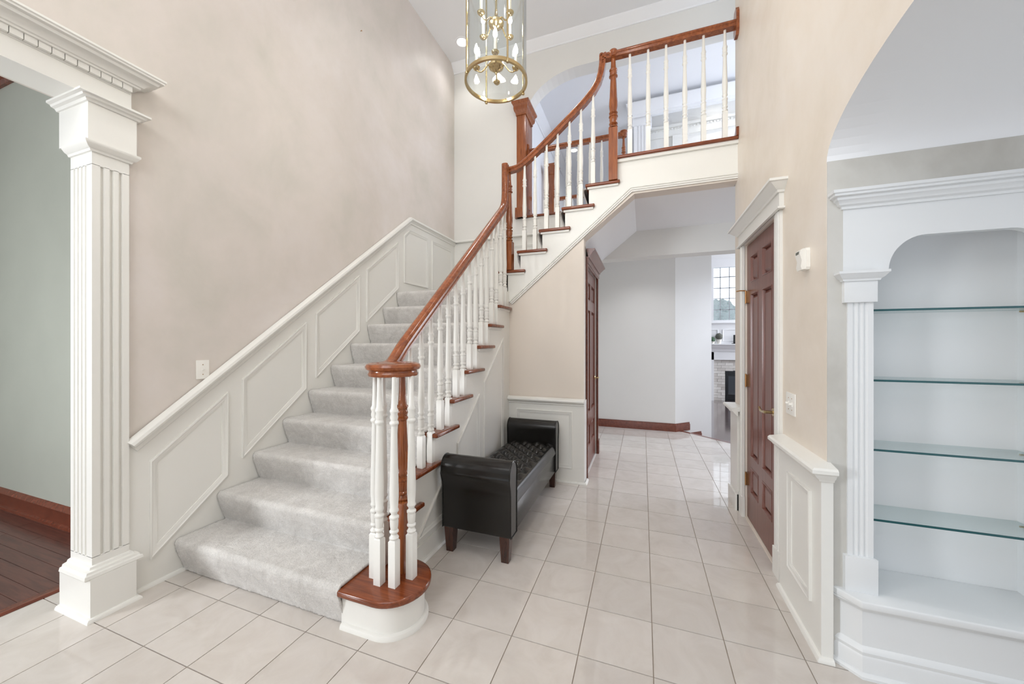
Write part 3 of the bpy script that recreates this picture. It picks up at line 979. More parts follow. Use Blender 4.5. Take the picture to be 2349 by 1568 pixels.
# ================================================================== RAILINGS
def baluster_mesh(Lb, sq=0.0195, base=0.205, k=1.14):
    """square foot, two turned collars, tapering body and thin top; origin at the foot"""
    t = Lb
    prof = [(0.012, base - 0.004), (0.0175 * k, base), (0.0195 * k, base + 0.008), (0.014 * k, base + 0.018), (0.012 * k, base + 0.024), (0.0185 * k, base + 0.034), (0.0185 * k, base + 0.040), (0.014 * k, base + 0.046),
            (0.0165 * k, base + 0.062), (0.0175 * k, base + 0.085), (0.0165 * k, base + 0.096), (0.0195 * k, base + 0.100), (0.0195 * k, base + 0.108), (0.0125 * k, base + 0.116), (0.0125 * k, base + 0.122), (0.0185 * k, base + 0.134), (0.0185 * k, base + 0.139), (0.0155 * k, base + 0.146),
            (0.0185 * k, base + 0.20), (0.0185 * k, base + 0.235), (0.0165 * k, (base + t - 0.235) / 2 + 0.05), (0.0125 * k, t - 0.237), (0.0125 * k, t - 0.232),
            (0.0185 * k, t - 0.224), (0.0185 * k, t - 0.216), (0.0135 * k, t - 0.208), (0.0165 * k, t - 0.190), (0.0135 * k, t - 0.176), (0.0175 * k, t - 0.166), (0.0175 * k, t - 0.160), (0.0125 * k, t - 0.148), (0.0100 * k, t - 0.09), (0.0085 * k, t)]
    seg = 14
    n = len(prof)
    verts, faces = [], []
    for s in range(seg):
        a = 2 * PI * s / seg
        verts += [(r_ * math.cos(a), r_ * math.sin(a), z_) for r_, z_ in prof]
    for s in range(seg):
        s2 = (s + 1) % seg
        for q in range(n - 1):
            faces.append((s * n + q, s2 * n + q, s2 * n + q + 1, s * n + q + 1))
    faces.append([s * n + n - 1 for s in range(seg)])
    o_ = len(verts)
    c = 0.010
    zz = [(sq, 0), (sq, base - c), (sq * 0.6, base)]
    for h_, z_ in zz:
        verts += [(-h_, -h_, z_), (h_, -h_, z_), (h_, h_, z_), (-h_, h_, z_)]
    faces.append((o_ + 3, o_ + 2, o_ + 1, o_))
    for l in range(2):
        for q in range(4):
            r2 = (q + 1) % 4
            faces.append((o_ + l * 4 + q, o_ + l * 4 + r2, o_ + l * 4 + 4 + r2, o_ + l * 4 + 4 + q))
    faces.append((o_ + 8, o_ + 9, o_ + 10, o_ + 11))
    return verts, faces


bcache = {}


def baluster(parent, x, y, z, Lb, name='baluster', mat='trim', **kw):
    key = (round(Lb, 3), mat, tuple(sorted(kw.items())))
    if key not in bcache:
        v, f = baluster_mesh(round(Lb, 3), **kw)
        o = obj(name, v, f, mat, None, angle=45)
        bcache[key] = o.data
    else:
        o = bpy.data.objects.new(name, bcache[key])
        COL.objects.link(o)
    o.parent = parent
    o.location = Vector((x, y, z)) - root_loc(parent)
    return o


def newel(parent, x, y, z, Lb, sq=0.036, base=0.345, k=2.0):
    return baluster(parent, x, y, z, Lb, 'newel_post', 'cherry_post', sq=sq, base=base, k=k)


RP = [(-0.030, -0.030), (0.030, -0.030), (0.030, -0.018), (0.024, -0.012), (0.024, -0.004), (0.032, 0.004), (0.032, 0.016), (0.024, 0.027), (0.010, 0.032), (-0.010, 0.032), (-0.024, 0.027), (-0.032, 0.016), (-0.032, 0.004), (-0.024, -0.004), (-0.024, -0.012), (-0.030, -0.018)]
XB = -1.305


def zl(y):
    return 1.43 + 0.8424 * (y - 1.876)


r1 = thing('stair_railing', 'white balusters and cherry handrail with scrolled end on the lower flight', 'railing', (-1.2, 1.55, R))
path = [(-1.275, 1.50, 1.217), (-1.300, 1.56, 1.217), (-1.305, 1.61, 1.220)] + bez((-1.305, 1.62, 1.222), (-1.305, 1.68, 1.228), (-1.305, 1.70, zl(1.70)), (-1.305, 1.78, zl(1.78)), 6)[1:]
path += [(XB, y / 100, zl(y / 100)) for y in range(190, 320, 20)]
path += bez((XB, 3.25, zl(3.25)), (XB, 3.36, zl(3.36)), (XB, 3.41, 2.72), (XB, 3.415, 2.85), 8)
path += [(XB, 3.416, 2.95), (XB, 3.416, 3.05), (XB, 3.416, 3.145)]
tube('handrail', path, 0.03, 'cherry', r1, prof=RP, flat_side=(1, 0, 0))
lathe('volute', [(0.0, 1.182), (0.105, 1.182), (0.120, 1.186), (0.124, 1.196), (0.118, 1.204), (0.118, 1.212), (0.132, 1.220), (0.136, 1.232), (0.130, 1.244), (0.112, 1.251), (0.09, 1.249), (0.075, 1.247), (0.05, 1.252), (0.0, 1.253)], (-1.192, 1.53, 0), 'cherry', r1, 40)
for x, y in ((-1.254, 1.467), (-1.197, 1.431), (-1.119, 1.441), (-1.079, 1.523), (-1.283, 1.565)):
    baluster(r1, x, y, R, 0.998, base=0.225, k=1.18)
newel(r1, -1.162, 1.562, R, 0.995, 0.036, 0.36, 1.75)
for k in range(2, 10):
    for dy in (0.13, 0.24):
        y = yt(k) + dy
        if y < 1.70:
            continue
        baluster(r1, XB, y, k * R, zl(y) - 0.012 - k * R)
newel(r1, -1.283, 3.476, 11 * R, 1.02, 0.038, 0.30, 1.9)

UY = 3.474
up = [(-1.305, UY, 3.105), (-1.265, UY, 3.107), (-1.195, UY, 3.115), (-1.14, UY, 3.140), (-1.09, UY, 3.172), (-0.99, UY, 3.245), (-0.857, UY, 3.348), (-0.686, UY, 3.490), (-0.52, UY, 3.630), (-0.44, UY, 3.712),
      (-0.395, UY, 3.785), (-0.368, UY, 3.862), (-0.356, UY, 3.93), (-0.352, UY, 3.975), (-0.350, UY, 4.035)]


def zu(x):
    for p, q in zip(up, up[1:]):
        if p[0] <= x <= q[0]:
            return p[2] + (q[2] - p[2]) * (x - p[0]) / (q[0] - p[0])
    return 4.0


r2 = thing('stair_railing', 'white balusters and swept cherry handrail rising along the upper flight', 'railing', (-0.75, UY, 11 * R))
tube('handrail', up, 0.03, 'cherry', r2, prof=RP, flat_side=(0, -1, 0))
for i, x in enumerate((-1.118, -1.008, -0.890, -0.780, -0.664, -0.554, -0.440)):
    k = 12 + i // 2
    baluster(r2, x, UY, k * R, zu(x) - 0.012 - k * R)
newel(r2, -0.256, UY, 15 * R, 1.185, 0.039, 0.49, 2.1)
lathe('newel_cap', [(0.0, -0.03), (0.040, -0.03), (0.044, -0.01), (0.044, 0.015), (0.036, 0.034), (0.0, 0.038)], (-0.256, UY, 4.01), 'cherry', r2, 20)

r3 = thing('balcony_railing', 'level cherry handrail with six white balusters across the upper balcony', 'railing', (0.25, UY, 3.06))
tube('handrail', [(-0.38, UY, 4.004), (-0.1, UY, 4.003), (0.3, UY, 4.002), (0.725, UY, 4.0)], 0.03, 'cherry', r3, prof=RP, flat_side=(0, -1, 0))
for x in (-0.110, 0.046, 0.194, 0.344, 0.489, 0.649):
    baluster(r3, x, UY, 3.06, 0.93, base=0.23)
prism('wall_rosette', [(3.424, 3.93), (3.445, 3.89), (3.503, 3.89), (3.524, 3.93), (3.524, 4.075), (3.503, 4.115), (3.445, 4.115), (3.424, 4.075)], 'x', 0.722, XR, 'cherry', r3)


def box_newel(parent, x0, x1, y0, y1, z0):
    box('box_newel', x0, x1, y0, y1, z0, z0 + 1.40, 'cherry_post', parent, 0.004)
    box('newel_base', x0 - 0.018, x1 + 0.018, y0 - 0.018, y1 + 0.018, z0, z0 + 0.13, 'cherry_post', parent, 0.004)
    ring = [(x0, y0), (x1, y0), (x1, y1), (x0, y1)]
    mould('newel_capital', [(p[0], p[1], z0 + 1.37) for p in ring], [(-a, h_) for a, h_ in ((0, 0), (0.008, 0.0), (0.010, 0.03), (0.028, 0.055), (0.034, 0.09), (0.034, 0.12), (0.050, 0.145), (0.056, 0.155), (0.056, 0.178), (0, 0.18))], (0, 0, 1), 'cherry_post', parent, closed=True)
    box('newel_top', x0 - 0.04, x1 + 0.04, y0 - 0.04, y1 + 0.04, z0 + 1.535, z0 + 1.548, 'cherry_post', parent)


g1 = thing('gallery_railing', 'level cherry railing with a square box newel in the upstairs arch', 'railing', (-0.9, 4.77, 3.03))
box_newel(g1, -1.602, -1.474, 4.625, 4.93, 3.032)
tube('handrail', [(-1.478, 4.77, 3.966), (-0.9, 4.77, 3.966), (-0.25, 4.77, 3.966)], 0.03, 'cherry', g1, prof=RP, flat_side=(0, -1, 0))
box('rail_block', -1.478, -1.452, 4.72, 4.82, 3.90, 4.05, 'cherry', g1, 0.003)
bevel(box('shoe', -1.64, -0.19, 4.655, 4.86, 3.032, 3.058, 'tread', g1))
for x in (-1.243, -1.096, -0.943, -0.793, -0.644, -0.496, -0.348):
    baluster(g1, x, 4.77, 3.058, 0.90, base=0.22)
newel(g1, -0.226, 4.77, 3.058, 0.90, 0.03, 0.30, 1.5)
lathe('newel_cap', [(0.0, 3.93), (0.036, 3.93), (0.040, 3.95), (0.040, 3.985), (0.046, 3.992), (0.046, 4.004), (0.0, 4.008)], (-0.226, 4.77, 0), 'cherry', g1, 18)
g2 = thing('gallery_railing', 'far cherry railing with box newel across the upstairs hall', 'railing', (-0.9, 6.55, 3.03))
box_newel(g2, -1.625, -1.50, 6.45, 6.58, 3.032)
tube('handrail', [(-1.50, 6.52, 3.966), (-0.9, 6.52, 3.966), (-0.16, 6.52, 3.966)], 0.03, 'cherry', g2, prof=RP, flat_side=(0, -1, 0))
for i in range(8):
    baluster(g2, -1.34 + i * 0.15, 6.52, 3.032, 0.92, base=0.22)
# ================================================================== BOOKCASE IN THE ALCOVE
bk = thing('bookcase', 'white built-in bookcase with arched frieze, fluted columns and angled base', 'bookcase', (1.19, 1.95, 0))
BC = 1.1875


def mx(x):
    return 2 * BC - x


prism('base_cabinet', [(0.765, 1.95), (0.842, 1.875), (mx(0.842), 1.875), (mx(0.765), 1.95), (mx(0.765), 2.14), (0.765, 2.14)], 'z', 0, 0.285, 'case', bk)
basep = [(0.765, 1.95), (0.842, 1.875), (mx(0.842), 1.875), (mx(0.765), 1.95)]


def run(z):
    return [(p[0], p[1], z) for p in basep]


mould('base_moulding', run(0.0), [(0, 0), (-0.014, 0.0), (-0.014, 0.078), (-0.010, 0.086), (-0.013, 0.10), (-0.006, 0.115), (0, 0.120)], (0, 0, 1), 'case', bk)
mould('shoe_moulding', run(0.0), [(-0.014, 0), (-0.028, 0), (-0.027, 0.010), (-0.020, 0.018), (-0.014, 0.020)], (0, 0, 1), 'case', bk)
mould('cove_moulding', run(0.262), [(0, 0), (-0.006, 0.0), (-0.012, 0.010), (-0.020, 0.018), (-0.020, 0.024), (0, 0.024)], (0, 0, 1), 'case', bk)
bevel(prism('counter', [(0.756, 1.948), (0.757, 1.933), (0.826, 1.842), (mx(0.826), 1.842), (mx(0.757), 1.933), (mx(0.756), 1.948), (mx(0.834), 1.948), (mx(0.834), 2.14), (0.834, 2.14), (0.834, 1.948)], 'z', 0.285, 0.315, 'case', bk), 0.006)
box('back_panel', 0.86, mx(0.86), 2.14, 2.16, 0.28, 1.95, 'case', bk)
for s in (0, 1):
    g = (lambda v: v) if s == 0 else mx
    xs = sorted((g(0.875), g(0.905)))
    box('side_panel', xs[0], xs[1], 1.952, 2.14, 0.315, 1.95, 'case', bk)
    xs = sorted((g(0.799), g(0.908)))
    box('plinth_block', xs[0], xs[1], 1.905, 1.952, 0.315, 0.46, 'case', bk, 0.002)
    xs = sorted((g(0.796), g(0.906)))
    box('capital', xs[0], xs[1], 1.905, 1.952, 1.52, 1.615, 'case', bk, 0.002)
    xs = sorted((g(0.812), g(0.898)))
    pts = [(xs[0], 1.952), (xs[0], 1.918)]
    for i in range(3):
        c = (xs[0] + xs[1]) / 2 + (i - 1) * 0.018
        pts += [(c - 0.007, 1.918), (c - 0.003, 1.9225), (c + 0.003, 1.9225), (c + 0.007, 1.918)]
    pts += [(xs[1], 1.918), (xs[1], 1.952)]
    prism('column', pts, 'z', 0.46, 1.52, 'case', bk)
    xs = sorted((g(0.796), g(0.906)))
    mould('capital_moulding', [(xs[0], 1.95, 1.608), (xs[0], 1.905, 1.608), (xs[1], 1.905, 1.608), (xs[1], 1.95, 1.608)],
          [(0, 0), (-0.006, 0), (-0.008, 0.008), (-0.016, 0.014), (-0.024, 0.026), (-0.028, 0.030), (-0.028, 0.040), (0, 0.040)], (0, 0, 1), 'case', bk)
fr = [(0.80, 1.648), (0.950, 1.648)] + arc(1.068, 1.650, 0.118, 0.136, 180, 90, 12) + arc(mx(1.068), 1.650, 0.118, 0.136, 90, 0, 12) + [(mx(0.950), 1.648), (mx(0.80), 1.648), (mx(0.80), 1.945), (0.80, 1.945)]
prism('frieze', fr, 'y', 1.925, 1.955, 'case', bk)
mould('crown', [(0.80, 1.95, 1.915), (0.80, 1.925, 1.915), (mx(0.80), 1.925, 1.915), (mx(0.80), 1.95, 1.915)],
      [(0, 0), (-0.008, 0.0), (-0.010, 0.010), (-0.020, 0.016), (-0.026, 0.030), (-0.032, 0.034), (-0.034, 0.044), (-0.046, 0.048), (-0.046, 0.056), (-0.052, 0.060), (-0.052, 0.072), (0, 0.074)], (0, 0, 1), 'case', bk)
for z, lab in ((1.493, 'clear glass shelf in the bookcase, topmost of four'), (1.197, 'clear glass shelf in the bookcase, second from the top'),
               (0.904, 'clear glass shelf in the bookcase, second from the counter'), (0.609, 'clear glass shelf in the bookcase, lowest, just above the counter')):
    g = thing('glass_shelf', lab, 'shelf', (BC, 2.05, z - 0.008), 'glass shelves in the alcove bookcase')
    box('pane', 0.906, mx(0.906), 1.962, 2.138, z - 0.008, z, 'shelfglass', g)
    box('front_edge', 0.906, mx(0.906), 1.9585, 1.9615, z - 0.0085, z, 'edge', g)
    for x in (0.909, mx(0.909)):
        for y in (1.99, 2.11):
            lathe('shelf_pin', [(0.0, -0.008), (0.004, -0.008), (0.004, 0.008), (0.0, 0.008)], (x, y, z - 0.0125), 'brass', g, 8, axis='x')

# ================================================================== STORAGE BENCH
be = thing('storage_bench', 'black leather storage bench with rolled arms and button-tufted seat', 'bench', (-0.98, 2.7, 0))
BX0, BX1 = -1.222, -0.752


def scroll(yi, s):
    """side outline of a rolled arm: inner face at yi, rolls outwards in direction s"""
    pts = [(yi, 0.160), (yi, 0.46)]
    for i in range(0, 13):
        a = math.radians(-10 + 200 * i / 12)
        pts.append((yi + s * (0.062 - 0.068 * math.cos(a)), 0.545 + 0.074 * math.sin(a)))
    pts += [(yi + s * 0.134, 0.515), (yi + s * 0.126, 0.485), (yi + s * 0.116, 0.455), (yi + s * 0.112, 0.42), (yi + s * 0.110, 0.160)]
    return pts


for yi, s in ((2.172, -1), (3.262, 1)):
    sc = scroll(yi, s)
    arm = bevel(prism('arm', sc, 'x', BX0, BX1, 'leather', be, angle=40), 0.006)
    for x in (BX0 - 0.001, BX1 + 0.001):
        tube('piping', [(x, p[0], p[1]) for p in sc], 0.0035, 'leather', arm, 6, closed=True)
box('body', BX0 + 0.008, BX1 - 0.006, 2.174, 3.260, 0.158, 0.330, 'leather', be, 0.008)
# tufted lid
nx, ny = 76, 168
x0, x1, y0, y1 = BX0 + 0.004, BX1 + 0.002, 2.177, 3.257
ax, ay = 0.118, 0.135
cxm, cym = (x0 + x1) / 2, (y0 + y1) / 2
verts, faces = [], []
for j in range(ny + 1):
    for i in range(nx + 1):
        x = x0 + (x1 - x0) * i / nx
        y = y0 + (y1 - y0) * j / ny
        u = (x - cxm) / ax + (y - cym) / ay
        w = (x - cxm) / ax - (y - cym) / ay
        t = (abs(math.sin(PI * u / 1)) * abs(math.sin(PI * w / 1)))
        db = math.hypot((u + 0.5) % 1 - 0.5, (w + 0.5) % 1 - 0.5)
        hgt = 0.034 * min(1, abs(math.sin(PI * u))) ** 0.6 * min(1, abs(math.sin(PI * w))) ** 0.6 - 0.020 * math.exp(-(db / 0.10) ** 2)
        ex = min(x - x0, x1 - x)
        fe = min(1, max(0, (ex - 0.030) / 0.05))
        hgt = hgt * fe + 0.016 * (1 - fe)
        rim = 1 - (1 - min(1, ex / 0.028)) ** 2.2
        z = 0.338 + 0.058 * rim + hgt * rim
        verts.append((x, y, z))
for j in range(ny):
    for i in range(nx):
        a = j * (nx + 1) + i
        faces.append((a, a + 1, a + nx + 2, a + nx + 1))
nv = len(verts)
edge = [i for i in range(nx + 1)] + [j * (nx + 1) + nx for j in range(1, ny + 1)] + [ny * (nx + 1) + i for i in range(nx - 1, -1, -1)] + [j * (nx + 1) for j in range(ny - 1, 0, -1)]
for e in edge:
    verts.append((verts[e][0], verts[e][1], 0.334))
for q in range(len(edge)):
    r_ = (q + 1) % len(edge)
    faces.append((edge[q], edge[r_], nv + r_, nv + q))
faces.append([nv + q for q in range(len(edge))])
seat = obj('seat', verts, faces, 'leather', be, smooth=True)
btn = None
for iu in range(-9, 10):
    for iw in range(-9, 10):
        x = cxm + ax * (iu + iw) / 2
        y = cym + ay * (iu - iw) / 2
        if x0 + 0.07 < x < x1 - 0.07 and y0 + 0.03 < y < y1 - 0.03:
            if btn is None:
                btn = lathe('button', [(0.0, 0.006), (0.005, 0.005), (0.009, 0.0), (0.0095, -0.004), (0.0, -0.005)], (0, 0, 0), 'leather', None, 10)
                bo = btn
            else:
                bo = bpy.data.objects.new('button', btn.data)
                COL.objects.link(bo)
            bo.parent = seat
            bo.location = Vector((x, y, 0.381)) - root_loc(seat)
for lx, sx in ((-1.212, 1), (-0.762, -1)):
    for ly, sy in ((2.066, 1), (3.368, -1)):
        v = []
        for z, w in ((0.0, 0.047), (0.162, 0.066)):
            off = 0.010 * (1 - z / 0.162)
            xa, xb = lx + sx * off, lx + sx * (off + w)
            ya, yb = ly + sy * off, ly + sy * (off + w)
            v += [(xa, ya, z), (xb, ya, z), (xb, yb, z), (xa, yb, z)]
        obj('leg', v, [(0, 1, 2, 3), (4, 5, 6, 7), (0, 1, 5, 4), (1, 2, 6, 5), (2, 3, 7, 6), (3, 0, 4, 7)], 'leg', be)

# ================================================================== CHANDELIER
CXc, CYc, CZ = -0.875, 2.13, 3.0
ch = thing('lantern_chandelier', 'brass and glass cylinder lantern chandelier with candle lamps', 'chandelier', (CXc, CYc, CZ))
RC = 0.196


def shell(name, r_, z0, z1, th, mat, parent, seg=56):
    pr2 = [(r_, z0), (r_, z1), (r_ - th, z1), (r_ - th, z0)]
    verts, faces = [], []
    for s in range(seg):
        a = 2 * PI * s / seg
        verts += [(CXc + q * math.cos(a), CYc + q * math.sin(a), z) for q, z in pr2]
    for s in range(seg):
        s2 = (s + 1) % seg
        for q in range(4):
            faces.append((s * 4 + q, s * 4 + (q + 1) % 4, s2 * 4 + (q + 1) % 4, s2 * 4 + q))
    return obj(name, verts, faces, mat, parent, angle=40)


shell('glass_cylinder', RC - 0.004, CZ + 0.004, CZ + 0.80, 0.003, 'glass', ch)
shell('bottom_ring', RC + 0.003, CZ - 0.004, CZ + 0.016, 0.014, 'brass', ch)
shell('top_ring', RC + 0.003, CZ + 0.79, CZ + 0.815, 0.014, 'brass', ch)
for a in (48, 132, 228, 312):
    t = math.radians(a)
    x, y = CXc + (RC + 0.002) * math.cos(t), CYc + (RC + 0.002) * math.sin(t)
    tube('rod', [(x, y, CZ), (x, y, CZ + 0.81)], 0.006, 'brass', ch, 8)
    lathe('foot_bead', [(0.0, -0.016), (0.009, -0.012), (0.011, -0.004), (0.008, 0.002), (0.0, 0.004)], (x, y, CZ - 0.002), 'brass', ch, 10)
    tube('crown_arm', bez((x, y, CZ + 0.81), (x, y, CZ + 0.95), (CXc + 0.05 * math.cos(t), CYc + 0.05 * math.sin(t), CZ + 0.93), (CXc, CYc, CZ + 1.05), 10), 0.006, 'brass', ch, 8)
tube('stem', [(CXc, CYc, CZ + 0.06), (CXc, CYc, CZ + 1.05)], 0.007, 'brass', ch, 8)
tube('hanging_rod', [(CXc, CYc, CZ + 1.05), (CXc, CYc, ZC - 0.02)], 0.006, 'brass', ch, 8)
lathe('canopy', [(0.0, -0.05), (0.02, -0.045), (0.06, -0.02), (0.065, 0.0), (0.0, 0.0)], (CXc, CYc, ZC), 'brass', ch, 20)
HUB = [(0.0, -0.052), (0.006, -0.048), (0.008, -0.040), (0.004, -0.034), (0.010, -0.030), (0.022, -0.026), (0.030, -0.016), (0.034, -0.012), (0.046, -0.006), (0.050, 0.004), (0.044, 0.014), (0.030, 0.022), (0.022, 0.034), (0.012, 0.045), (0.008, 0.09), (0.0, 0.09)]
for zt, rr, n, a0 in ((CZ + 0.10, 0.125, 4, 20), (CZ + 0.37, 0.125, 4, 65)):
    hub = lathe('hub', HUB, (CXc, CYc, zt), 'brass', ch, 24)
    for i in range(n):
        t = math.radians(a0 + 360 * i / n)
        cx_, sx_ = math.cos(t), math.sin(t)

        def Q(r_, z):
            return (CXc + r_ * cx_, CYc + r_ * sx_, z)
        am = tube('arm', bez(Q(0.03, zt + 0.005), Q(0.06, zt + 0.05), Q(0.075, zt - 0.075), Q(rr, zt - 0.02), 12), 0.0042, 'brass', ch, 8)
        lathe('bobeche', [(0.0, -0.012), (0.012, -0.010), (0.020, -0.002), (0.024, 0.006), (0.021, 0.008), (0.012, 0.004), (0.0, 0.004)], Q(rr, zt - 0.012), 'brass', am, 16)
        lathe('candle', [(0.0, 0.0), (0.0085, 0.0), (0.0085, 0.085), (0.0, 0.085)], Q(rr, zt - 0.006), 'candle', am, 12)
        lathe('bulb', [(0.0, 0.0), (0.007, 0.002), (0.0135, 0.018), (0.012, 0.034), (0.006, 0.054), (0.002, 0.066), (0.0, 0.068)], Q(rr, zt + 0.079), 'bulb', am, 12)
    cf = lathe('glass_flower', [(0.006, 0.0), (0.008, 0.05), (0.016, 0.10), (0.020, 0.115), (0.014, 0.11), (0.0, 0.08)], (CXc, CYc, zt + 0.05), 'glass', hub, 12)


# ================================================================== SMALL FITTINGS
def switch(name, label, plane, n, c, z, w, nrm, cnt):
    """wall plate with toggles; plane x = plane, centre y = c"""
    s = -1 if nrm < 0 else 1
    o = thing(name, label, 'switch', (plane, c, z - 0.058))
    xs = sorted((plane + s * 0.0005, plane + s * 0.007))
    pl = box('plate', xs[0], xs[1], c - w / 2, c + w / 2, z - 0.058, z + 0.058, 'white_plastic', o, 0.002)
    for i in range(cnt):
        y = c + (i - (cnt - 1) / 2) * 0.046
        xs = sorted((plane + s * 0.006, plane + s * 0.010))
        box('toggle_slot', xs[0], xs[1], y - 0.006, y + 0.006, z - 0.012, z + 0.012, 'white_plastic', o)
        xs = sorted((plane + s * 0.008, plane + s * 0.021))
        box('toggle', xs[0], xs[1], y - 0.004, y + 0.004, z - 0.002, z + 0.008, 'white_plastic', o, 0.001)
        for dz in (-0.030, 0.030):
            lathe('screw', [(0.0, 0.0), (0.003, 0.0), (0.003, 0.0015), (0.0, 0.0015)] if s > 0 else [(0.0, -0.0015), (0.003, -0.0015), (0.003, 0.0), (0.0, 0.0)], (plane + s * 0.0065, y, z + dz), 'hinge', o, 8, axis='x')
    return o


switch('light_switch', 'single white toggle switch on the beige wall above the stair rail', XL, 1, 1.470, 1.184, 0.070, 1, 1)
switch('light_switch', 'double white toggle switch on the tan wall beside the mahogany door', XR, 1, 2.318, 1.026, 0.125, -1, 2)
dt = thing('motion_detector', 'small curved white motion sensor high on the right wall', 'sensor', (XR, 2.12, 1.70))
prism('housing', [(2.088, 1.712), (2.088, 1.790), (2.094, 1.803), (2.146, 1.803), (2.152, 1.790), (2.152, 1.712), (2.146, 1.700), (2.094, 1.700)], 'x', 0.728, XR - 0.0005, 'white_plastic', dt)
vs = []
for y in (2.092, 2.148):
    for x, z in ((0.728, 1.702), (0.712, 1.700), (0.708, 1.715), (0.712, 1.745), (0.704, 1.775), (0.706, 1.792), (0.716, 1.800), (0.728, 1.801)):
        vs.append((x, y, z))
obj('curved_front', vs, [list(range(8)), [8 + i for i in range(8)]] + [(i, (i + 1) % 8, 8 + (i + 1) % 8, 8 + i) for i in range(8)], 'white_plastic', dt, angle=30)
box('sensor_window', 0.7025, 0.706, 2.104, 2.136, 1.776, 1.788, 'greygreen', dt)


def downlight(label, x, y, z, lamp=0, col=(1, 0.98, 0.95)):
    o = thing('recessed_light', label, 'light', (x, y, z))
    seg = 28
    pr2 = [(0.095, 0.0), (0.092, -0.006), (0.070, -0.008), (0.064, 0.0)]
    verts, faces = [], []
    for s in range(seg):
        a = 2 * PI * s / seg
        verts += [(x + q * math.cos(a), y + q * math.sin(a), z + h_) for q, h_ in pr2]
    for s in range(seg):
        s2 = (s + 1) % seg
        for q in range(3):
            faces.append((s * 4 + q, s * 4 + q + 1, s2 * 4 + q + 1, s2 * 4 + q))
    obj('trim_ring', verts, faces, 'ceil', o, angle=40)
    lathe('lens', [(0.0, -0.010), (0.03, -0.009), (0.066, -0.004), (0.066, -0.001), (0.0, -0.001)], (x, y, z), 'downlight', o, 20)
    if lamp:
        l = bpy.data.lights.new('downlight_beam', 'SPOT')
        l.energy = lamp
        l.color = col
        l.spot_size = math.radians(120)
        l.spot_blend = 0.8
        l.shadow_soft_size = 0.06
        lo = bpy.data.objects.new('downlight_beam', l)
        COL.objects.link(lo)
        lo.location = (x, y, z - 0.03)
    return o


downlight('round recessed ceiling light beside the chandelier', -2.265, 4.321, ZC, 14)
downlight('added fill downlight nearest the entrance', -1.3, 0.5, ZC, 55)  # out of view, added to brighten the foyer from above
downlight('added fill downlight over the foyer by the right wall', -0.1, 2.0, ZC, 55)  # unseen lamp, added as more fill over the foyer
downlight('added fill downlight over the stair landing corner', -1.5, 3.5, ZC, 55)  # added fill out of view, lifts the back wall and upper stairs
downlight('round recessed ceiling light in the upstairs hall behind the arch', -1.35, 7.55, ZC, 12)
downlight('added fill downlight in the low hall ceiling beyond the passage', 0.0, 5.25, 2.78, 28, (0.96, 0.97, 1.0))  # added lamp hidden by the header, brightens the far hall wall
downlight('recessed light over the bright upstairs gallery', 1.15, 6.68, ZC, 9)

tag(lathe('wall_nail', [(0.0, 0.0), (0.002, 0.0), (0.002, 0.012), (0.006, 0.013), (0.006, 0.016), (0.0, 0.016)], (XL, 2.816, 4.374), 'hinge', None, 8, axis='x'), 'tiny dark nail high on the bare beige stair wall', 'nail')

# dark wood crown of the dining room, just in sight at the edge of the opening
struct(mould('trim_12', [(-2.76, 1.39, 3.45), (-6.39, 1.39, 3.45)], [(0, 0), (0, 0.02), (-0.03, 0.03), (-0.07, 0.09), (-0.12, 0.12), (-0.14, 0.14), (-0.148, 0.14), (-0.148, 0)], (0, -1, 0), 'red'))

# ================================================================== UPSTAIRS GALLERY FRONT
struct(box('wall_gallery', -0.12, 3.0, 6.9, 7.0, 2.9, ZC, 'wallb'))
gh = struct(box('trim_13', -0.15, 2.4, 6.36, 6.56, 5.16, ZC, 'ceil'), 'white header with crown upstairs behind the balcony')
mould('crown', [(-0.15, 6.56, 5.10), (-0.15, 6.36, 5.10), (2.4, 6.36, 5.10)], [(0, -0.03), (-0.012, -0.03), (-0.012, 0.02), (-0.03, 0.03), (-0.07, 0.09), (-0.10, 0.13), (-0.11, 0.17), (0, 0.17)], (0, 0, 1), 'ceil', gh)
gp = thing('pilaster', 'pale fluted pilaster upstairs seen between the balcony balusters', 'pilaster', (0, 6.42, 3.03))
pts = [(-0.14, 6.55), (-0.14, 6.40)]
for i in range(4):
    c = -0.08 + i * 0.05
    pts += [(c - 0.014, 6.40), (c - 0.008, 6.415), (c + 0.008, 6.415), (c + 0.014, 6.40)]
pts += [(0.12, 6.40), (0.12, 6.55)]
prism('shaft', pts, 'z', 3.03, 5.0, 'ceil', gp)
box('capital', -0.16, 0.14, 6.38, 6.56, 4.95, 5.08, 'ceil', gp)
gw = thing('pilaster', 'bright white pilaster on the lit upstairs wall behind the balcony', 'pilaster', (0.56, 6.87, 3.03))
box('shaft', 0.500, 0.618, 6.86, 6.898, 3.03, 4.72, 'trim', gw)
box('capital', 0.485, 0.633, 6.85, 6.898, 4.72, 4.928, 'trim', gw)
ge = thing('entablature', 'small dentil cornice on the lit upstairs wall', 'cornice', (1.5, 6.88, 5.0))
box('frieze_board', -0.10, 2.9, 6.872, 6.899, 4.93, 5.12, 'trim', ge)
dq = None
for i in range(46):
    if dq is None:
        dq = box('dentil', -0.08, -0.055, 6.855, 6.872, 5.04, 5.066, 'trim', ge)
    else:
        c = dq.copy()
        COL.objects.link(c)
        c.parent = ge
        c.location = (i * 0.05, 0, 0)
box('cornice_shelf', -0.10, 2.9, 6.84, 6.873, 5.075, 5.12, 'trim', ge)

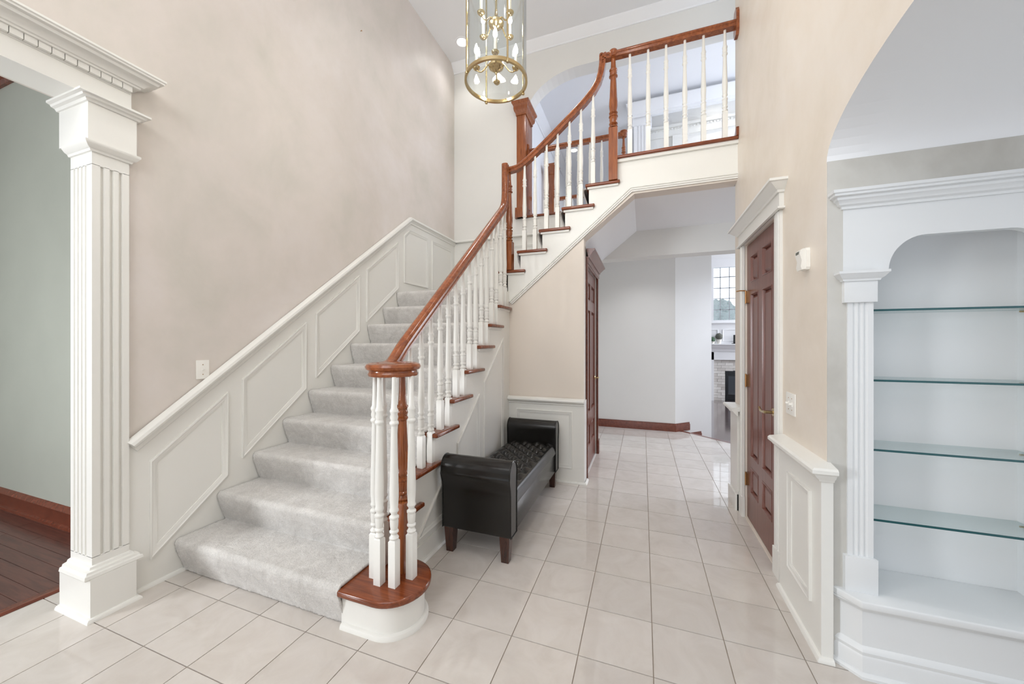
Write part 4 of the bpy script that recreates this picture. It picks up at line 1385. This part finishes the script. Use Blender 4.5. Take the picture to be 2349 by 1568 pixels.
# ================================================================== GREAT ROOM
FW = 12.10
struct(prism('wall_great_room', [(-1.7, -0.4), (8.0, -0.4), (8.0, 4.2), (-1.7, 4.2)], 'y', FW, FW + 0.15, 'ceil', holes=[[(1.96, 1.99), (3.3, 1.99), (3.3, 3.55), (1.96, 3.55)], [(2.265, -0.362), (3.2, -0.362), (3.2, 0.526), (2.265, 0.526)]]))
struct(box('ceiling_great_room', 0.3, 8.0, 6.6, 12.3, 4.0, 4.1, 'ceil'))
struct(mould('trim_14', [(8, FW, 3.80), (0.5, FW, 3.80)], [(-a * 1.7, bq * 1.5) for a, bq in CROWN], (0, -1, 0), 'ceil'))
w1 = struct(prism('window_1', [(1.89, 1.92), (3.37, 1.92), (3.37, 3.64), (1.89, 3.64)], 'y', FW - 0.025, FW + 0.002, 'ceil', holes=[[(1.965, 1.995), (3.295, 1.995), (3.295, 3.545), (1.965, 3.545)]]), 'white framed window with blinds over the fireplace')
box('sill', 1.86, 3.40, FW - 0.07, FW, 1.90, 1.935, 'ceil', w1)
box('pane', 1.96, 3.30, FW + 0.06, FW + 0.064, 1.99, 3.55, 'pane', w1)
for x in (2.151, 2.386, 2.62, 2.855, 3.09):
    box('muntin', x - 0.010, x + 0.010, FW + 0.045, FW + 0.07, 1.995, 3.545, 'muntin', w1)
for z in (3.262, 2.942, 2.634, 2.303):
    box('muntin', 1.965, 3.295, FW + 0.045, FW + 0.07, z - 0.010, z + 0.010, 'muntin', w1)
for i in range(31):
    z = 2.02 + i * 0.05
    box('blind_slat', 1.968, 3.292, FW + 0.012, FW + 0.036, z, z + 0.003, 'white_plastic', w1)
struct(box('backdrop_sky', -1.0, 6.0, 16.0, 16.05, 0.0, 6.0, 'outdoor'), 'bright overcast daylight outside the great room window')
tr = thing('tree', 'blurred garden tree seen through the lower left window panes', 'tree', (2.55, 14.2, -0.4))
tube('trunk', [(2.55, 14.2, -0.4), (2.55, 14.2, 1.6)], 0.07, 'leg', tr, 8)
cl = bpy.data.objects.new('crown', bpy.data.meshes.new('crown'))
bm = bmesh.new()
bmesh.ops.create_icosphere(bm, subdivisions=4, radius=0.55)
for v in bm.verts:
    v.co *= 0.8 + 0.3 * random.random()
    v.co.z *= 1.25
bm.to_mesh(cl.data)
bm.free()
cl.data.materials.append(M['haze'])
COL.objects.link(cl)
cl.parent = tr
cl.location = (0, 0, 2.55)

fpz = -0.362
fpl = thing('fireplace', 'white fireplace with pale stone surround and black firebox in the far room', 'fireplace', (2.7, FW - 0.1, fpz))
rows = 15
bh = (0.83 - fpz) / rows
for r_ in range(rows):
    z0 = fpz + r_ * bh
    x = 1.965 - (0.10 if r_ % 2 else 0.0)
    while x < 3.48:
        wd = 0.20
        a, bq = max(1.965, x), min(3.48, x + wd)
        x += wd
        segs = [(a, bq)]
        if z0 + bh * 0.5 < 0.526:
            segs = []
            if a < 2.262:
                segs.append((a, min(bq, 2.262)))
            if bq > 3.205:
                segs.append((max(a, 3.205), bq))
        for p, q in segs:
            if q - p > 0.02:
                dpt = random.uniform(0.0, 0.008)
                box('stone', p + 0.002, q - 0.002, FW - 0.030 - dpt, FW - 0.001, z0 + 0.002, z0 + bh - 0.002, 'stone', fpl)
box('leg_board', 1.80, 1.962, FW - 0.09, FW, fpz, 1.06, 'ceil', fpl)
box('leg_board', 3.484, 3.646, FW - 0.09, FW, fpz, 1.06, 'ceil', fpl)
box('mantel_frieze', 1.80, 3.646, FW - 0.09, FW, 0.834, 1.08, 'ceil', fpl)
mould('mantel_moulding', [(1.80, FW, 1.08), (1.80, FW - 0.09, 1.08), (3.646, FW - 0.09, 1.08), (3.646, FW, 1.08)], [(0, 0), (-0.02, 0.0), (-0.03, 0.04), (-0.06, 0.10), (-0.10, 0.14), (-0.11, 0.19), (0, 0.19)], (0, 0, 1), 'ceil', fpl)
box('mantel_shelf', 1.66, 3.786, FW - 0.24, FW, 1.268, 1.302, 'ceil', fpl, 0.004)
fb = box('firebox', 2.262, 3.205, FW - 0.035, FW + 0.12, fpz, 0.526, 'soot', fpl, 0.004)
box('louvre', 2.28, 3.19, FW - 0.045, FW - 0.034, 0.42, 0.435, 'soot', fb)
box('louvre', 2.28, 3.19, FW - 0.045, FW - 0.034, 0.46, 0.475, 'soot', fb)
box('louvre', 2.28, 3.19, FW - 0.045, FW - 0.034, -0.30, -0.285, 'soot', fb)
box('louvre', 2.28, 3.19, FW - 0.045, FW - 0.034, -0.25, -0.235, 'soot', fb)
box('glass_door', 2.34, 3.13, FW - 0.042, FW - 0.034, -0.17, 0.36, 'fireglass', fb)
ov = struct(box('trim_15', 1.70, 3.75, FW - 0.012, FW, 1.30, 1.90, 'ceil'), 'white panelled over-mantel')
for p, q in ((1.74, 2.08), (2.20, 2.62), (2.74, 3.1)):
    mould('panel_moulding', [(p, FW - 0.012, 1.38), (q, FW - 0.012, 1.38), (q, FW - 0.012, 1.72), (p, FW - 0.012, 1.72)], [(a * 0.8, h_ * 1.2) for a, h_ in PANEL], (0, -1, 0), 'ceil', ov, closed=True)


def topiary(label, x, y, zball, rb, ballmat):
    o = thing('topiary', label, 'topiary', (x, y, 1.302), 'mantel topiaries')
    lathe('pot', [(0.0, 0.0), (0.06, 0.0), (0.045, 0.02), (0.05, 0.04), (0.07, 0.12), (0.075, 0.13), (0.0, 0.13)] if zball > 1.5 else [(0.0, 0.0), (0.07, 0.0), (0.05, 0.02), (0.075, 0.06), (0.08, 0.07), (0.0, 0.07)], (x, y, 1.302), 'white_plastic', o, 16)
    bo_ = bmesh.new()
    bmesh.ops.create_icosphere(bo_, subdivisions=3, radius=rb)
    vs_ = [v.co * random.uniform(0.9, 1.08) + Vector((x, y, zball)) for v in bo_.verts]
    bo_.verts.index_update()
    fs_ = [[v.index for v in f.verts] for f in bo_.faces]
    bo_.free()
    obj('leaf_ball', vs_, fs_, ballmat, o, smooth=True)


topiary('grey-green topiary ball in taller white pot on the mantel', 2.09, FW - 0.12, 1.515, 0.095, 'greygreen')
topiary('green topiary ball in low white pot on the mantel', 1.90, FW - 0.17, 1.42, 0.08, 'green')
ph = thing('picture_frame', 'dark upright frame on the mantel at the right', 'frame', (2.50, FW - 0.1, 1.302))
box('frame', 2.455, 2.62, FW - 0.12, FW - 0.10, 1.306, 1.56, 'soot', ph, 0.004)
box('stand', 2.42, 2.62, FW - 0.15, FW - 0.05, 1.302, 1.316, 'soot', ph, 0.003)
